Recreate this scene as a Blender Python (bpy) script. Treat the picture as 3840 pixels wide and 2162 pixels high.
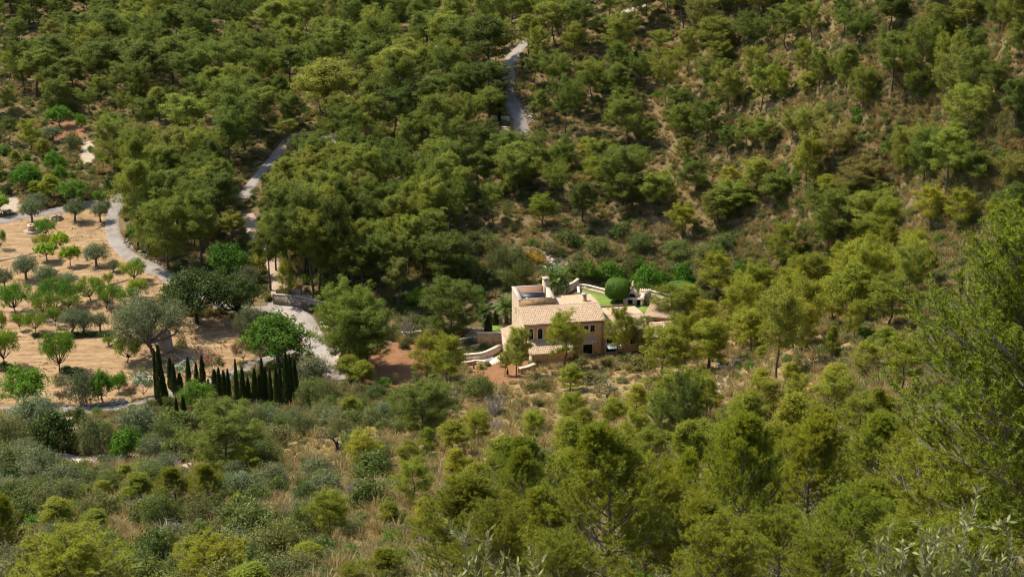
import bpy, math, random
import numpy as np
from mathutils import Vector, Matrix

for _o in list(bpy.data.objects):
    bpy.data.objects.remove(_o)
SC = bpy.context.scene
COL = SC.collection
R = math.radians

# ------------------------------------------------------------------ camera, sky, sun, exposure
CAM_H, PITCH, HFOV = 82.0, 19.0, 36.0
cam_data = bpy.data.cameras.new("camera")
cam = bpy.data.objects.new("camera", cam_data)
COL.objects.link(cam)
cam.location = (0, 0, CAM_H)
cam.rotation_euler = (R(90 - PITCH), 0, 0)
cam_data.sensor_width = 36.0
cam_data.lens = 18.0 / math.tan(R(HFOV / 2))
cam_data.clip_start = 0.5
cam_data.clip_end = 9000
cam_data.dof.use_dof = True
cam_data.dof.focus_distance = 190
cam_data.dof.aperture_fstop = 7.0
SC.camera = cam

SUN = Vector((-0.915 * 0.574, 0.403 * 0.574, 0.819)).normalized()
world = bpy.data.worlds.new("World")
SC.world = world
world.use_nodes = True
wn = world.node_tree.nodes
sky = wn.new("ShaderNodeTexSky")
sky.sky_type = 'NISHITA'
sky.sun_disc = False
sky.sun_elevation = math.asin(SUN.z)
sky.sun_rotation = math.atan2(SUN.x, SUN.y)
sky.dust_density = 1.2
world.node_tree.links.new(sky.outputs[0], wn["Background"].inputs[0])
wn["Background"].inputs[1].default_value = 0.125
sun_data = bpy.data.lights.new("sun", 'SUN')
sun_data.energy = 4.4
sun_data.angle = R(0.53)
sun_data.color = (1.0, 0.93, 0.80)
sun = bpy.data.objects.new("sun", sun_data)
COL.objects.link(sun)
sun.rotation_euler = SUN.to_track_quat('Z', 'Y').to_euler()
sun.location = (-60, 200, 160)
vs = SC.view_settings
vs.view_transform = 'Standard'
vs.look = 'None'
vs.gamma = 1
vs.use_curve_mapping = False
vs.exposure = 0.72
SC.cycles.filter_width = 1.15
SC.cycles.max_bounces = 6
SC.cycles.diffuse_bounces = 3
SC.cycles.glossy_bounces = 2
SC.cycles.transmission_bounces = 4
SC.cycles.transparent_max_bounces = 4
SC.cycles.use_adaptive_sampling = True
SC.cycles.adaptive_threshold = 0.02

# ------------------------------------------------------------------ camera geometry (pixels of the 3840 x 2162 frame to rays)
FPX = 1920 / math.tan(R(HFOV / 2))
_f = np.array([0, math.cos(R(PITCH)), -math.sin(R(PITCH))])
_u = np.array([0, math.sin(R(PITCH)), math.cos(R(PITCH))])
CAMP = np.array([0, 0, CAM_H])

def ray(px, py):
    px = np.asarray(px, float); py = np.asarray(py, float)
    d = _f[None] - ((py.reshape(-1, 1) - 1081) / FPX) * _u[None]
    d = d + ((px.reshape(-1, 1) - 1920) / FPX) * np.array([[1.0, 0, 0]])
    return d

def project(P):
    P = np.asarray(P, float).reshape(-1, 3) - CAMP
    dep = P @ _f
    return 1920 + FPX * P[:, 0] / dep, 1081 - FPX * (P @ _u) / dep, dep

# ------------------------------------------------------------------ mesh helpers
class MB:
    """collects vertices and faces for one mesh object"""
    def __init__(s):
        s.v = []; s.q = []; s.t = []; s.qm = []; s.tm = []; s.n = 0
    def add(s, V, quads=None, tris=None, mat=0):
        V = np.asarray(V, float).reshape(-1, 3)
        if quads is not None and len(quads):
            q = np.asarray(quads, np.int64).reshape(-1, 4) + s.n
            s.q.append(q); s.qm.append(np.full(len(q), mat, np.int32))
        if tris is not None and len(tris):
            t = np.asarray(tris, np.int64).reshape(-1, 3) + s.n
            s.t.append(t); s.tm.append(np.full(len(t), mat, np.int32))
        s.v.append(V); s.n += len(V)
    def box(s, a, b, mat=0):
        x0, y0, z0 = a; x1, y1, z1 = b
        V = [(x0, y0, z0), (x1, y0, z0), (x1, y1, z0), (x0, y1, z0), (x0, y0, z1), (x1, y0, z1), (x1, y1, z1), (x0, y1, z1)]
        s.add(V, [(0, 3, 2, 1), (4, 5, 6, 7), (0, 1, 5, 4), (1, 2, 6, 5), (2, 3, 7, 6), (3, 0, 4, 7)], mat=mat)
    def prism(s, poly_uz, v0, v1, axis='v', mat=0):
        """extrude a polygon given in two axes along the third"""
        n = len(poly_uz); V = []
        for w in (v0, v1):
            for a, b in poly_uz:
                V.append((a, w, b) if axis == 'v' else ((w, a, b) if axis == 'u' else (a, b, w)))
        quads = [(i, (i + 1) % n, n + (i + 1) % n, n + i) for i in range(n)]
        tris = [(0, i + 1, i) for i in range(1, n - 1)] + [(n, n + i, n + i + 1) for i in range(1, n - 1)]
        s.add(V, quads, tris, mat)
    def tube(s, P, rad, sides=6, mat=0, cap=True):
        P = np.asarray(P, float); n = len(P); rad = np.asarray(rad, float) * np.ones(n)
        T = np.gradient(P, axis=0); T /= np.linalg.norm(T, axis=1, keepdims=True) + 1e-9
        ref = np.where(np.abs(T[:, 2:3]) > 0.9, np.array([[1.0, 0, 0]]), np.array([[0, 0, 1.0]]))
        A = np.cross(T, ref); A /= np.linalg.norm(A, axis=1, keepdims=True) + 1e-9
        B = np.cross(T, A)
        an = np.arange(sides) / sides * 2 * math.pi
        V = P[:, None] + rad[:, None, None] * (np.cos(an)[None, :, None] * A[:, None] + np.sin(an)[None, :, None] * B[:, None])
        i = np.arange(n - 1)[:, None] * sides; j = np.arange(sides)[None]; k = (j + 1) % sides
        q = np.stack([i + j, i + k, i + sides + k, i + sides + j], -1).reshape(-1, 4)
        V = V.reshape(-1, 3)
        tris = []
        if cap:
            V = np.vstack([V, P[-1:]]); c = n * sides; o = (n - 1) * sides
            tris = [(o + a, o + (a + 1) % sides, c) for a in range(sides)]
        s.add(V, q, tris, mat)
    def sticks(s, A, B, ra, rb, mat=0):
        """many thin three-sided twigs at once"""
        A = np.asarray(A, float); B = np.asarray(B, float); n = len(A); T = B - A
        X = np.cross(T, np.array([.3, .5, .81])); X /= np.linalg.norm(X, axis=1, keepdims=True) + 1e-9; Y = np.cross(T, X); Y /= np.linalg.norm(Y, axis=1, keepdims=True) + 1e-9
        V = []
        for P, r in ((A, ra), (B, rb)):
            for a in (0, 2.094, 4.189): V.append(P + r * (math.cos(a) * X + math.sin(a) * Y))
        V = np.stack(V, 1).reshape(-1, 3); k = np.arange(n)[:, None] * 6
        s.add(V, np.vstack([k + np.array([[i, (i + 1) % 3, 3 + (i + 1) % 3, 3 + i]]) for i in range(3)]), mat=mat)
    def blades(s, P, D, L, W, rng, mat=0):
        """thin triangles: needles and grass"""
        n = len(P)
        S = np.cross(D, rng.normal(size=(n, 3))); S /= np.linalg.norm(S, axis=1, keepdims=True) + 1e-9
        L = np.asarray(L).reshape(-1, 1) * np.ones((n, 1)); W = np.asarray(W).reshape(-1, 1) * np.ones((n, 1))
        V = np.stack([P - S * W / 2, P + S * W / 2, P + D * L], 1).reshape(-1, 3)
        s.add(V, tris=np.arange(3 * n).reshape(-1, 3), mat=mat)
    def leaves(s, P, D, L, W, rng, mat=0, flat=0.0):
        """rhombic leaves"""
        n = len(P)
        Rn = rng.normal(size=(n, 3)) + np.array([0, 0, flat])
        S = np.cross(D, Rn); S /= np.linalg.norm(S, axis=1, keepdims=True) + 1e-9
        L = np.asarray(L).reshape(-1, 1) * np.ones((n, 1)); W = np.asarray(W).reshape(-1, 1) * np.ones((n, 1))
        V = np.stack([P, P + D * L * .45 + S * W / 2, P + D * L, P + D * L * .45 - S * W / 2], 1).reshape(-1, 3)
        s.add(V, quads=np.arange(4 * n).reshape(-1, 4), mat=mat)
    def facing(s, P, Nr, L, W, rng, up=.3, mat=0, rhomb=False):
        """leaf faces that look outwards from their clump, as foliage turned to the light does"""
        n = len(P); Nr = Nr / (np.linalg.norm(Nr, axis=1, keepdims=True) + 1e-9)
        D = rng.normal(size=(n, 3)) + np.array([0, 0, up]); D -= (D * Nr).sum(1, keepdims=True) * Nr; D /= np.linalg.norm(D, axis=1, keepdims=True) + 1e-9
        S = np.cross(Nr, D)
        L = np.asarray(L).reshape(-1, 1) * np.ones((n, 1)); W = np.asarray(W).reshape(-1, 1) * np.ones((n, 1))
        if rhomb:
            V = np.stack([P, P + D * L * .45 - S * W / 2, P + D * L, P + D * L * .45 + S * W / 2], 1).reshape(-1, 3)
            s.add(V, quads=np.arange(4 * n).reshape(-1, 4), mat=mat)
        else:
            V = np.stack([P + S * W / 2, P - S * W / 2, P + D * L], 1).reshape(-1, 3)
            s.add(V, tris=np.arange(3 * n).reshape(-1, 3), mat=mat)
    def mesh(s, name, mats, smooth=False):
        me = bpy.data.meshes.new(name)
        V = np.vstack(s.v).astype(np.float32)
        q = np.vstack(s.q) if s.q else np.zeros((0, 4), np.int64)
        t = np.vstack(s.t) if s.t else np.zeros((0, 3), np.int64)
        me.vertices.add(len(V)); me.vertices.foreach_set("co", V.ravel())
        loops = np.concatenate([q.ravel(), t.ravel()]).astype(np.int32)
        me.loops.add(len(loops)); me.loops.foreach_set("vertex_index", loops)
        st = np.concatenate([np.arange(len(q)) * 4, len(q) * 4 + np.arange(len(t)) * 3]).astype(np.int32)
        me.polygons.add(len(st)); me.polygons.foreach_set("loop_start", st)
        mi = np.concatenate(s.qm + s.tm).astype(np.int32) if (s.qm or s.tm) else np.zeros(0, np.int32)
        me.polygons.foreach_set("material_index", mi)
        if smooth:
            me.polygons.foreach_set("use_smooth", np.ones(len(st), bool))
        me.update(calc_edges=True)
        for m in (mats if isinstance(mats, (list, tuple)) else [mats]):
            me.materials.append(m)
        return me
    def build(s, name, mats, parent=None, smooth=False):
        return link(name, s.mesh(name, mats, smooth), parent)

def link(name, me, parent=None):
    o = bpy.data.objects.new(name, me)
    COL.objects.link(o)
    if parent is not None:
        o.parent = parent
    return o

def tag(o, label=None, cat=None, group=None, kind=None):
    if label: o["label"] = label
    if cat: o["category"] = cat
    if group: o["group"] = group
    if kind: o["kind"] = kind
    return o

def thing(name, label, cat, loc=(0, 0, 0), rz=0.0, group=None):
    o = bpy.data.objects.new(name, None)
    o.empty_display_size = 0.3
    COL.objects.link(o)
    o.location = loc; o.rotation_euler = (0, 0, rz)
    return tag(o, label, cat, group)

# ------------------------------------------------------------------ materials
def nodes(name):
    m = bpy.data.materials.new(name); m.use_nodes = True
    nt = m.node_tree
    return m, nt, nt.nodes, nt.links, nt.nodes["Principled BSDF"]

def ramp(nt, stops, fac):
    r = nt.nodes.new("ShaderNodeValToRGB")
    el = r.color_ramp.elements
    el[0].position, el[0].color = stops[0][0], (*stops[0][1], 1)
    el[1].position, el[1].color = stops[-1][0], (*stops[-1][1], 1)
    for p, c in stops[1:-1]:
        e = el.new(p); e.color = (*c, 1)
    nt.links.new(fac, r.inputs[0])
    return r.outputs[0]

def mixc(nt, a, b, fac, mode='MIX'):
    m = nt.nodes.new("ShaderNodeMix"); m.data_type = 'RGBA'; m.blend_type = mode
    for sock, v in ((m.inputs[0], fac), (m.inputs[6], a), (m.inputs[7], b)):
        if hasattr(v, "is_linked"): nt.links.new(v, sock)
        elif isinstance(v, (int, float)): sock.default_value = v
        else: sock.default_value = (*v, 1)
    return m.outputs[2]

def noise(nt, scale, detail=4, rough=.55, coord=None, dist=0):
    n = nt.nodes.new("ShaderNodeTexNoise")
    n.inputs["Scale"].default_value = scale; n.inputs["Detail"].default_value = detail
    n.inputs["Roughness"].default_value = rough; n.inputs["Distortion"].default_value = dist
    if coord is not None: nt.links.new(coord, n.inputs["Vector"])
    return n.outputs[0]

def math_n(nt, op, a, b=None):
    m = nt.nodes.new("ShaderNodeMath"); m.operation = op
    for i, v in enumerate((a, b)):
        if v is None: continue
        if hasattr(v, "is_linked"): nt.links.new(v, m.inputs[i])
        else: m.inputs[i].default_value = v
    return m.outputs[0]

def bump(nt, h, strength=.4, dist=.05):
    b = nt.nodes.new("ShaderNodeBump")
    b.inputs["Strength"].default_value = strength; b.inputs["Distance"].default_value = dist
    nt.links.new(h, b.inputs["Height"])
    return b.outputs[0]

def leaf_mat(name, ca, cb, trans=.35, spec=.15, rough=.6, tcol=None, wild=False):
    """ca and cb: the two ends of the colour range from plant to plant; single leaves vary around it"""
    m, nt, N, Lk, P = nodes(name)
    oi = N.new("ShaderNodeObjectInfo"); ge = N.new("ShaderNodeNewGeometry")
    if wild:   # a mixed stand: dark, fresh, yellowish and a few half-dry trees
        k = lambda c, f: tuple(x * f for x in c)
        c = ramp(nt, [(0, k(ca, .62)), (.16, k(ca, .85)), (.4, ca), (.72, cb), (.93, k(cb, 1.12)), (.985, (cb[0] * 1.0, cb[1] * .86, cb[2] * 1.5))], oi.outputs["Random"])
    else:
        c = mixc(nt, ca, cb, oi.outputs["Random"])
    v = nt.nodes.new("ShaderNodeMapRange"); Lk.new(ge.outputs["Random Per Island"], v.inputs[0])
    v.inputs[3].default_value = .62; v.inputs[4].default_value = 1.35
    mul = N.new("ShaderNodeVectorMath"); mul.operation = 'SCALE'
    Lk.new(c, mul.inputs[0]); Lk.new(v.outputs[0], mul.inputs["Scale"])
    c2 = mixc(nt, mul.outputs[0], oi.outputs["Color"], 1.0, 'MULTIPLY')
    Lk.new(c2, P.inputs["Base Color"])
    P.inputs["Roughness"].default_value = rough
    P.inputs["Specular IOR Level"].default_value = spec
    tr = N.new("ShaderNodeBsdfTranslucent")
    tc = mixc(nt, c2, tcol or (1.35, 1.25, .55), 1.0, 'MULTIPLY')
    Lk.new(tc, tr.inputs[0])
    mx = N.new("ShaderNodeMixShader"); mx.inputs[0].default_value = trans
    Lk.new(P.outputs[0], mx.inputs[1]); Lk.new(tr.outputs[0], mx.inputs[2])
    Lk.new(mx.outputs[0], N["Material Output"].inputs[0])
    return m

def bark_mat(name, ca, cb, sc=6):
    m, nt, N, Lk, P = nodes(name)
    tc = N.new("ShaderNodeTexCoord")
    n = noise(nt, sc, 5, .65, tc.outputs["Object"])
    Lk.new(mixc(nt, ca, cb, n), P.inputs["Base Color"])
    P.inputs["Roughness"].default_value = .95
    Lk.new(bump(nt, n, .6, .03), P.inputs["Normal"])
    return m

def plain_mat(name, c, rough=.8, var=.15, sc=3.0, bmp=.2, metal=0.0):
    m, nt, N, Lk, P = nodes(name)
    tc = N.new("ShaderNodeTexCoord")
    n = noise(nt, sc, 6, .6, tc.outputs["Object"])
    lo = tuple(x * (1 - var) for x in c); hi = tuple(min(1, x * (1 + var)) for x in c)
    Lk.new(mixc(nt, lo, hi, n), P.inputs["Base Color"])
    P.inputs["Roughness"].default_value = rough; P.inputs["Metallic"].default_value = metal
    if bmp: Lk.new(bump(nt, n, bmp, .02), P.inputs["Normal"])
    return m

def stone_mat(name, cols, mortar, sc=3.2, rough=.9):
    m, nt, N, Lk, P = nodes(name)
    tc = N.new("ShaderNodeTexCoord")
    vo = N.new("ShaderNodeTexVoronoi"); vo.inputs["Scale"].default_value = sc; Lk.new(tc.outputs["Object"], vo.inputs["Vector"])
    ve = N.new("ShaderNodeTexVoronoi"); ve.feature = 'DISTANCE_TO_EDGE'; ve.inputs["Scale"].default_value = sc
    Lk.new(tc.outputs["Object"], ve.inputs["Vector"])
    sep = N.new("ShaderNodeSeparateColor"); Lk.new(vo.outputs["Color"], sep.inputs[0])
    c = ramp(nt, [(i / (len(cols) - 1), x) for i, x in enumerate(cols)], sep.outputs[0])
    edge = N.new("ShaderNodeMapRange"); edge.inputs[1].default_value = .02; edge.inputs[2].default_value = .09
    Lk.new(ve.outputs["Distance"], edge.inputs[0])
    n = noise(nt, 14, 4, .6, tc.outputs["Object"])
    c = mixc(nt, c, (.75, .72, .7), math_n(nt, 'MULTIPLY', n, .35), 'MULTIPLY')
    Lk.new(mixc(nt, mortar, c, edge.outputs[0]), P.inputs["Base Color"])
    P.inputs["Roughness"].default_value = rough
    Lk.new(bump(nt, edge.outputs[0], .45, .03), P.inputs["Normal"])
    return m

M = {}
M['pine'] = leaf_mat('pine_needles', (.146, .192, .034), (.222, .250, .042), .42, wild=True)
M['pine_young'] = leaf_mat('young_pine_needles', (.205, .238, .026), (.295, .305, .036), .45)
M['pine_near'] = leaf_mat('near_pine_needles', (.195, .228, .020), (.268, .285, .026), .36)
M['olive'] = leaf_mat('olive_leaves', (.135, .168, .072), (.185, .210, .098), .25, .15, .65, tcol=(1.1, 1.1, .7))
M['almond'] = leaf_mat('almond_leaves', (.105, .215, .022), (.205, .27, .030), .42)
M['fig'] = leaf_mat('fig_leaves', (.19, .33, .03), (.28, .37, .035), .42)
M['carob'] = leaf_mat('carob_leaves', (.058, .092, .024), (.082, .120, .030), .25, .12)
M['green'] = leaf_mat('broad_green_leaves', (.085, .205, .020), (.13, .24, .026), .38)
M['cypress'] = leaf_mat('cypress_leaves', (.048, .075, .024), (.066, .098, .030), .2)
M['palm'] = leaf_mat('palm_leaves', (.120, .205, .040), (.175, .245, .055), .32, .5, .4)
M['box'] = leaf_mat('clipped_leaves', (.105, .205, .028), (.125, .228, .032), .28)
M['oleander'] = leaf_mat('oleander_leaves', (.080, .165, .030), (.110, .20, .035), .3)
M['pinkflower'] = leaf_mat('pink_petals', (.62, .11, .18), (.70, .18, .24), .3, tcol=(1, 1, 1))
M['whiteflower'] = leaf_mat('white_petals', (.78, .78, .72), (.82, .82, .78), .3, tcol=(1, 1, 1))
M['magenta'] = leaf_mat('magenta_petals', (.60, .035, .22), (.66, .05, .28), .3, tcol=(1, 1, 1))
M['maquis_grey'] = leaf_mat('grey_shrub_leaves', (.150, .168, .060), (.215, .218, .085), .3, .08, .8, tcol=(1.1, 1.1, .7))
M['maquis_green'] = leaf_mat('green_shrub_leaves', (.100, .138, .036), (.170, .190, .050), .34)
M['maquis_bright'] = leaf_mat('lentisk_leaves', (.075, .175, .018), (.118, .215, .022), .38)
M['maquis_brown'] = leaf_mat('dry_shrub_leaves', (.19, .160, .070), (.250, .205, .085), .25, tcol=(1.1, 1, .7))
M['gorse'] = leaf_mat('orange_shrub_leaves', (.34, .20, .02), (.40, .26, .03), .3, tcol=(1.1, 1, .7))
M['straw'] = leaf_mat('straw_blades', (.40, .305, .135), (.50, .40, .195), .35, tcol=(1.1, 1, .7))
M['straw2'] = leaf_mat('tussock_blades', (.32, .25, .11), (.39, .31, .145), .35, tcol=(1.1, 1, .7))
M['bark'] = bark_mat('pine_bark', (.060, .045, .036), (.15, .115, .09))
M['bark_grey'] = bark_mat('grey_bark', (.10, .085, .07), (.25, .215, .18))
M['bark_pale'] = bark_mat('bleached_wood', (.16, .14, .125), (.36, .33, .30))
M['bark_dark'] = bark_mat('dark_bark', (.028, .022, .018), (.075, .06, .048))
M['palmtrunk'] = bark_mat('palm_trunk_bark', (.09, .065, .045), (.20, .15, .10), 12)
# ------------------------------------------------------------------ terrain: heights interpolated through surveyed points
def t_of(py):
    return math.tan(R(PITCH) + math.atan((py - 1081) / FPX))

_cp = []
for px, py, y in [
    (0, 0, 421), (700, 0, 440), (1500, 0, 455), (2370, 30, 319), (2800, 0, 303), (3300, 0, 252), (3840, 0, 214),
    (0, 300, 345), (600, 300, 350), (1100, 300, 345), (1550, 250, 345), (1900, 330, 298), (2400, 300, 296), (2800, 300, 276), (3300, 300, 238), (3840, 300, 196),
    (0, 600, 296), (400, 600, 292), (980, 620, 287), (1200, 500, 299), (1600, 560, 286), (1950, 500, 284), (2400, 600, 272), (2800, 600, 256), (3300, 600, 229), (3840, 600, 190),
    (0, 850, 262), (420, 850, 262), (800, 800, 264), (1300, 800, 260), (1600, 850, 256), (1900, 950, 243), (2400, 900, 250), (2800, 850, 243), (3300, 850, 224),
    (0, 1150, 228), (450, 1150, 226), (850, 1145, 226), (1200, 1180, 223), (1500, 1150, 226),
    (0, 1450, 197.5), (500, 1450, 197), (1000, 1400, 202), (1250, 1400, 202), (1600, 1400, 203),
    (2200, 1327, 209), (2500, 1330, 203), (2600, 1500, 177), (2200, 1450, 190), (2200, 1600, 166), (2200, 1800, 126), (2200, 2000, 93), (2200, 2162, 76),
    (3000, 1350, 158), (3300, 1150, 168), (3000, 1600, 129), (3000, 1800, 101), (3000, 2162, 63), (3600, 1700, 100), (3600, 2162, 53), (3840, 1300, 136),
    (1500, 1520, 187), (1500, 1650, 157), (1500, 1850, 117), (1500, 2162, 84), (600, 1540, 187), (600, 1640, 176), (340, 1730, 168), (600, 1850, 139), (600, 2162, 99),
    (0, 1540, 187), (0, 1700, 170), (0, 1900, 130), (0, 2162, 97)]:
    _cp.append(((px - 1920) / FPX * (y * math.cos(R(PITCH)) + y * t_of(py) * math.sin(R(PITCH))), y, CAM_H - y * t_of(py)))
for x, y, z in [(0, 0, 80.2), (0, 13, 73.2), (-8, 13, 72), (9, 13, 73.6), (0, 35, 60), (-40, 5, 70), (45, 5, 82), (0, -60, 98), (40, 30, 66), (-45, 60, 42), (-90, 110, 26), (-140, 170, 8),
                (70, 60, 58), (100, 120, 52), (120, 200, 66), (-190, 250, 10), (-220, 400, 26), (140, 330, 66), (0, 620, 24), (-200, 620, 40), (200, 600, 80), (60, 560, 24), (74, 165, 36)]:
    _cp.append((x, y, z))
_cp = np.array(_cp)

def _tps(d2):
    return .5 * d2 * np.log(d2 + 1e-9)
_n = len(_cp); _S = 100.0
_XY = _cp[:, :2] / _S
_K = _tps(((_XY[:, None] - _XY[None]) ** 2).sum(-1)) + np.eye(_n) * 2e-4
_A = np.zeros((_n + 3, _n + 3)); _A[:_n, :_n] = _K; _A[:_n, _n] = 1; _A[:_n, _n + 1:] = _XY; _A[_n, :_n] = 1; _A[_n + 1:, :_n] = _XY.T
_w = np.linalg.solve(_A, np.concatenate([_cp[:, 2], [0, 0, 0]]))
GX = np.arange(-260, 261, 2.0); GY = np.arange(-70, 701, 2.0)
_gx, _gy = np.meshgrid(GX, GY)
_P = np.stack([_gx.ravel(), _gy.ravel()], 1) / _S
H = np.zeros(len(_P))
for _i in range(0, len(_P), 20000):
    _c = _P[_i:_i + 20000]
    H[_i:_i + 20000] = _tps(((_c[:, None] - _XY[None]) ** 2).sum(-1)) @ _w[:_n] + _w[_n] + _c @ _w[_n + 1:]
H = H.reshape(_gx.shape)

# house frame: u along the facade, v towards the hill behind
HO = np.array([1.75, 208.0]); PHI = R(9.5)
HU = np.array([math.cos(PHI), math.sin(PHI)]); HV = np.array([-math.sin(PHI), math.cos(PHI)])
def house_uv(x, y):
    dx = x - HO[0]; dy = y - HO[1]
    return dx * HU[0] + dy * HU[1], dx * HV[0] + dy * HV[1]
def from_uv(u, v):
    p = HO + u * HU + v * HV
    return float(p[0]), float(p[1])
def sstep(a, b, x):
    t = np.clip((x - a) / (b - a), 0, 1); return t * t * (3 - 2 * t)
def rect_d(u, v, u0, u1, v0, v1):
    return np.hypot(np.maximum(np.maximum(u0 - u, u - u1), 0), np.maximum(np.maximum(v0 - v, v - v1), 0))
_uu, _vv = house_uv(_gx, _gy)
for (u0, u1, v0, v1, z, fall) in [(-1, 25, -2.5, 11, -0.1, 7), (9, 23, 13, 20, 3.0, 5)]:
    _k = 1 - sstep(0, fall, rect_d(_uu, _vv, u0, u1, v0, v1))
    H = H * (1 - _k) + z * _k

# gentle lumps on wild ground
def vnoise(x, y, s, seed):
    rs = np.random.RandomState(seed); g = rs.rand(256, 256)
    fx = x / s; fy = y / s; ix = np.floor(fx).astype(int); iy = np.floor(fy).astype(int)
    tx = fx - ix; ty = fy - iy; tx = tx * tx * (3 - 2 * tx); ty = ty * ty * (3 - 2 * ty)
    a = g[iy % 256, ix % 256]; b = g[iy % 256, (ix + 1) % 256]; c = g[(iy + 1) % 256, ix % 256]; d = g[(iy + 1) % 256, (ix + 1) % 256]
    return (a * (1 - tx) + b * tx) * (1 - ty) + (c * (1 - tx) + d * tx) * ty

def height(x, y):
    x = np.asarray(x, float); y = np.asarray(y, float)
    fx = np.clip((x - GX[0]) / 2.0, 0, len(GX) - 1.001); fy = np.clip((y - GY[0]) / 2.0, 0, len(GY) - 1.001)
    ix = fx.astype(int); iy = fy.astype(int); tx = fx - ix; ty = fy - iy
    return (H[iy, ix] * (1 - tx) + H[iy, ix + 1] * tx) * (1 - ty) + (H[iy + 1, ix] * (1 - tx) + H[iy + 1, ix + 1] * tx) * ty

def unproject(px, py):
    """where the line of sight through these pixels meets the ground"""
    d = ray(px, py); d = d / d[:, 1:2]
    Y = np.concatenate([np.arange(6, 60, 1.2), np.arange(60, 200, 2.0), np.arange(200, 640, 2.5)])
    out = np.zeros((len(d), 3))
    for i in range(0, len(d), 1500):
        dd = d[i:i + 1500]
        X = dd[:, 0:1] * Y[None]; Z = CAM_H + dd[:, 2:3] * Y[None]
        below = Z < height(X, np.broadcast_to(Y[None], X.shape))
        k = np.argmax(below, 1); k = np.where(below.any(1), k, len(Y) - 1)
        y = Y[k]; y0 = Y[np.maximum(k - 1, 0)]
        for _ in range(10):
            ym = (y + y0) / 2
            b = CAM_H + dd[:, 2] * ym < height(dd[:, 0] * ym, ym)
            y = np.where(b, ym, y); y0 = np.where(b, y0, ym)
        out[i:i + 1500, 0] = dd[:, 0] * y; out[i:i + 1500, 1] = y; out[i:i + 1500, 2] = height(dd[:, 0] * y, y)
    return out

def gp(px, py):
    return unproject([px], [py])[0]

def in_poly(x, y, poly):
    x = np.asarray(x); y = np.asarray(y); r = np.zeros(x.shape, bool); n = len(poly)
    for i in range(n):
        x0, y0 = poly[i]; x1, y1 = poly[(i + 1) % n]
        c = ((y0 > y) != (y1 > y)) & (x < (x1 - x0) * (y - y0) / ((y1 - y0) if y1 != y0 else 1e-9) + x0)
        r ^= c
    return r

# ------------------------------------------------------------------ roads (centre lines read off the photograph, laid on the ground)
def catmull(P, k=10):
    P = np.asarray(P, float); Q = np.vstack([2 * P[0] - P[1], P, 2 * P[-1] - P[-2]]); out = []
    for i in range(1, len(Q) - 2):
        t = np.linspace(0, 1, k, endpoint=False)[:, None]
        a, b, c, d = Q[i - 1], Q[i], Q[i + 1], Q[i + 2]
        out.append(.5 * ((2 * b) + (c - a) * t + (2 * a - 5 * b + 4 * c - d) * t ** 2 + (3 * b - a - 3 * c + d) * t ** 3))
    out.append(P[-1:]); return np.vstack(out)

ROADS = [
    ("lane", "pale grey lane curving down past the orchard to the forecourt", 'asphalt',
     [(-60, 836), (0, 827), (101, 806), (237, 784), (330, 762), (400, 748)], 3.2),
    ("orchard_road", "grey lane bending downhill beside the orchard pines", 'asphalt',
     [(440, 722), (436, 770), (421, 817), (425, 877), (456, 933), (512, 974), (583, 1010), (640, 1042), (740, 1100), (850, 1150), (960, 1160), (1060, 1150)], 2.8),
    ("forecourt", "pale paved forecourt below the brown retaining wall", 'paving',
     [(1000, 1150), (1060, 1155), (1120, 1180), (1150, 1225), (1180, 1275), (1215, 1320), (1245, 1375), (1262, 1425)], 3.9),
    ("lower_lane", "light grey lane running behind the cypress row", 'asphalt',
     [(1190, 1290), (1090, 1325), (990, 1350), (869, 1400), (790, 1432), (680, 1465), (571, 1499), (439, 1529), (252, 1534), (0, 1534), (-60, 1536)], 2.7),
    ("upper_track", "grey track climbing between pines above the orchard", 'asphalt',
     [(905, 745), (919, 727), (959, 671), (1010, 611), (1050, 560), (1088, 518), (1130, 502), (1187, 500), (1240, 512), (1275, 530)], 2.6),
    ("steep_track", "narrow reddish track between the carob trees and the wood", 'dirt',
     [(930, 800), (949, 862), (980, 905), (1005, 943), (1028, 1003), (1045, 1060), (1055, 1130)], 2.6),
    ("hill_road", "grey road with tree shadows climbing the far hillside", 'asphalt',
     [(1960, 510), (1955, 480), (1948, 440), (1927, 404), (1909, 363), (1902, 323), (1904, 283), (1907, 242), (1924, 207), (1950, 177), (1990, 140)], 2.9),
    ("ridge_road", "pale stony road crossing the top of the hillside", 'gravel',
     [(2330, 46), (2361, 37), (2425, 14)], 2.2),
    ("gravel_track", "short pale gravel track between grey shrubs", 'gravel',
     [(215, 1705), (260, 1716), (323, 1722), (394, 1712), (470, 1716)], 3.0),
    ("gravel_track", "small pale gravel patch behind the bare shrub", 'gravel',
     [(700, 1738), (735, 1742), (790, 1738)], 1.6),
    ("garden_path", "pale stone path in front of the terrace steps", 'paving',
     [(1735, 1362), (1770, 1358), (1815, 1352), (1850, 1340)], 1.5),
]
ROAD_LINES = []
for nm, lb, mt, px, w in ROADS:
    g = unproject([p[0] for p in px], [p[1] for p in px])
    ROAD_LINES.append(catmull(g[:, :2], 8))

def road_dist(x, y):
    """signed distance beyond the nearest road edge"""
    x = np.asarray(x, float).ravel(); y = np.asarray(y, float).ravel(); d = np.full(x.shape, 1e9)
    for L, rd in zip(ROAD_LINES, ROADS):
        for i in range(0, len(x), 4000):
            D = np.hypot(x[i:i + 4000, None] - L[None, :, 0], y[i:i + 4000, None] - L[None, :, 1]).min(1) - rd[4] / 2
            d[i:i + 4000] = np.minimum(d[i:i + 4000], D)
    return d

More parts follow.
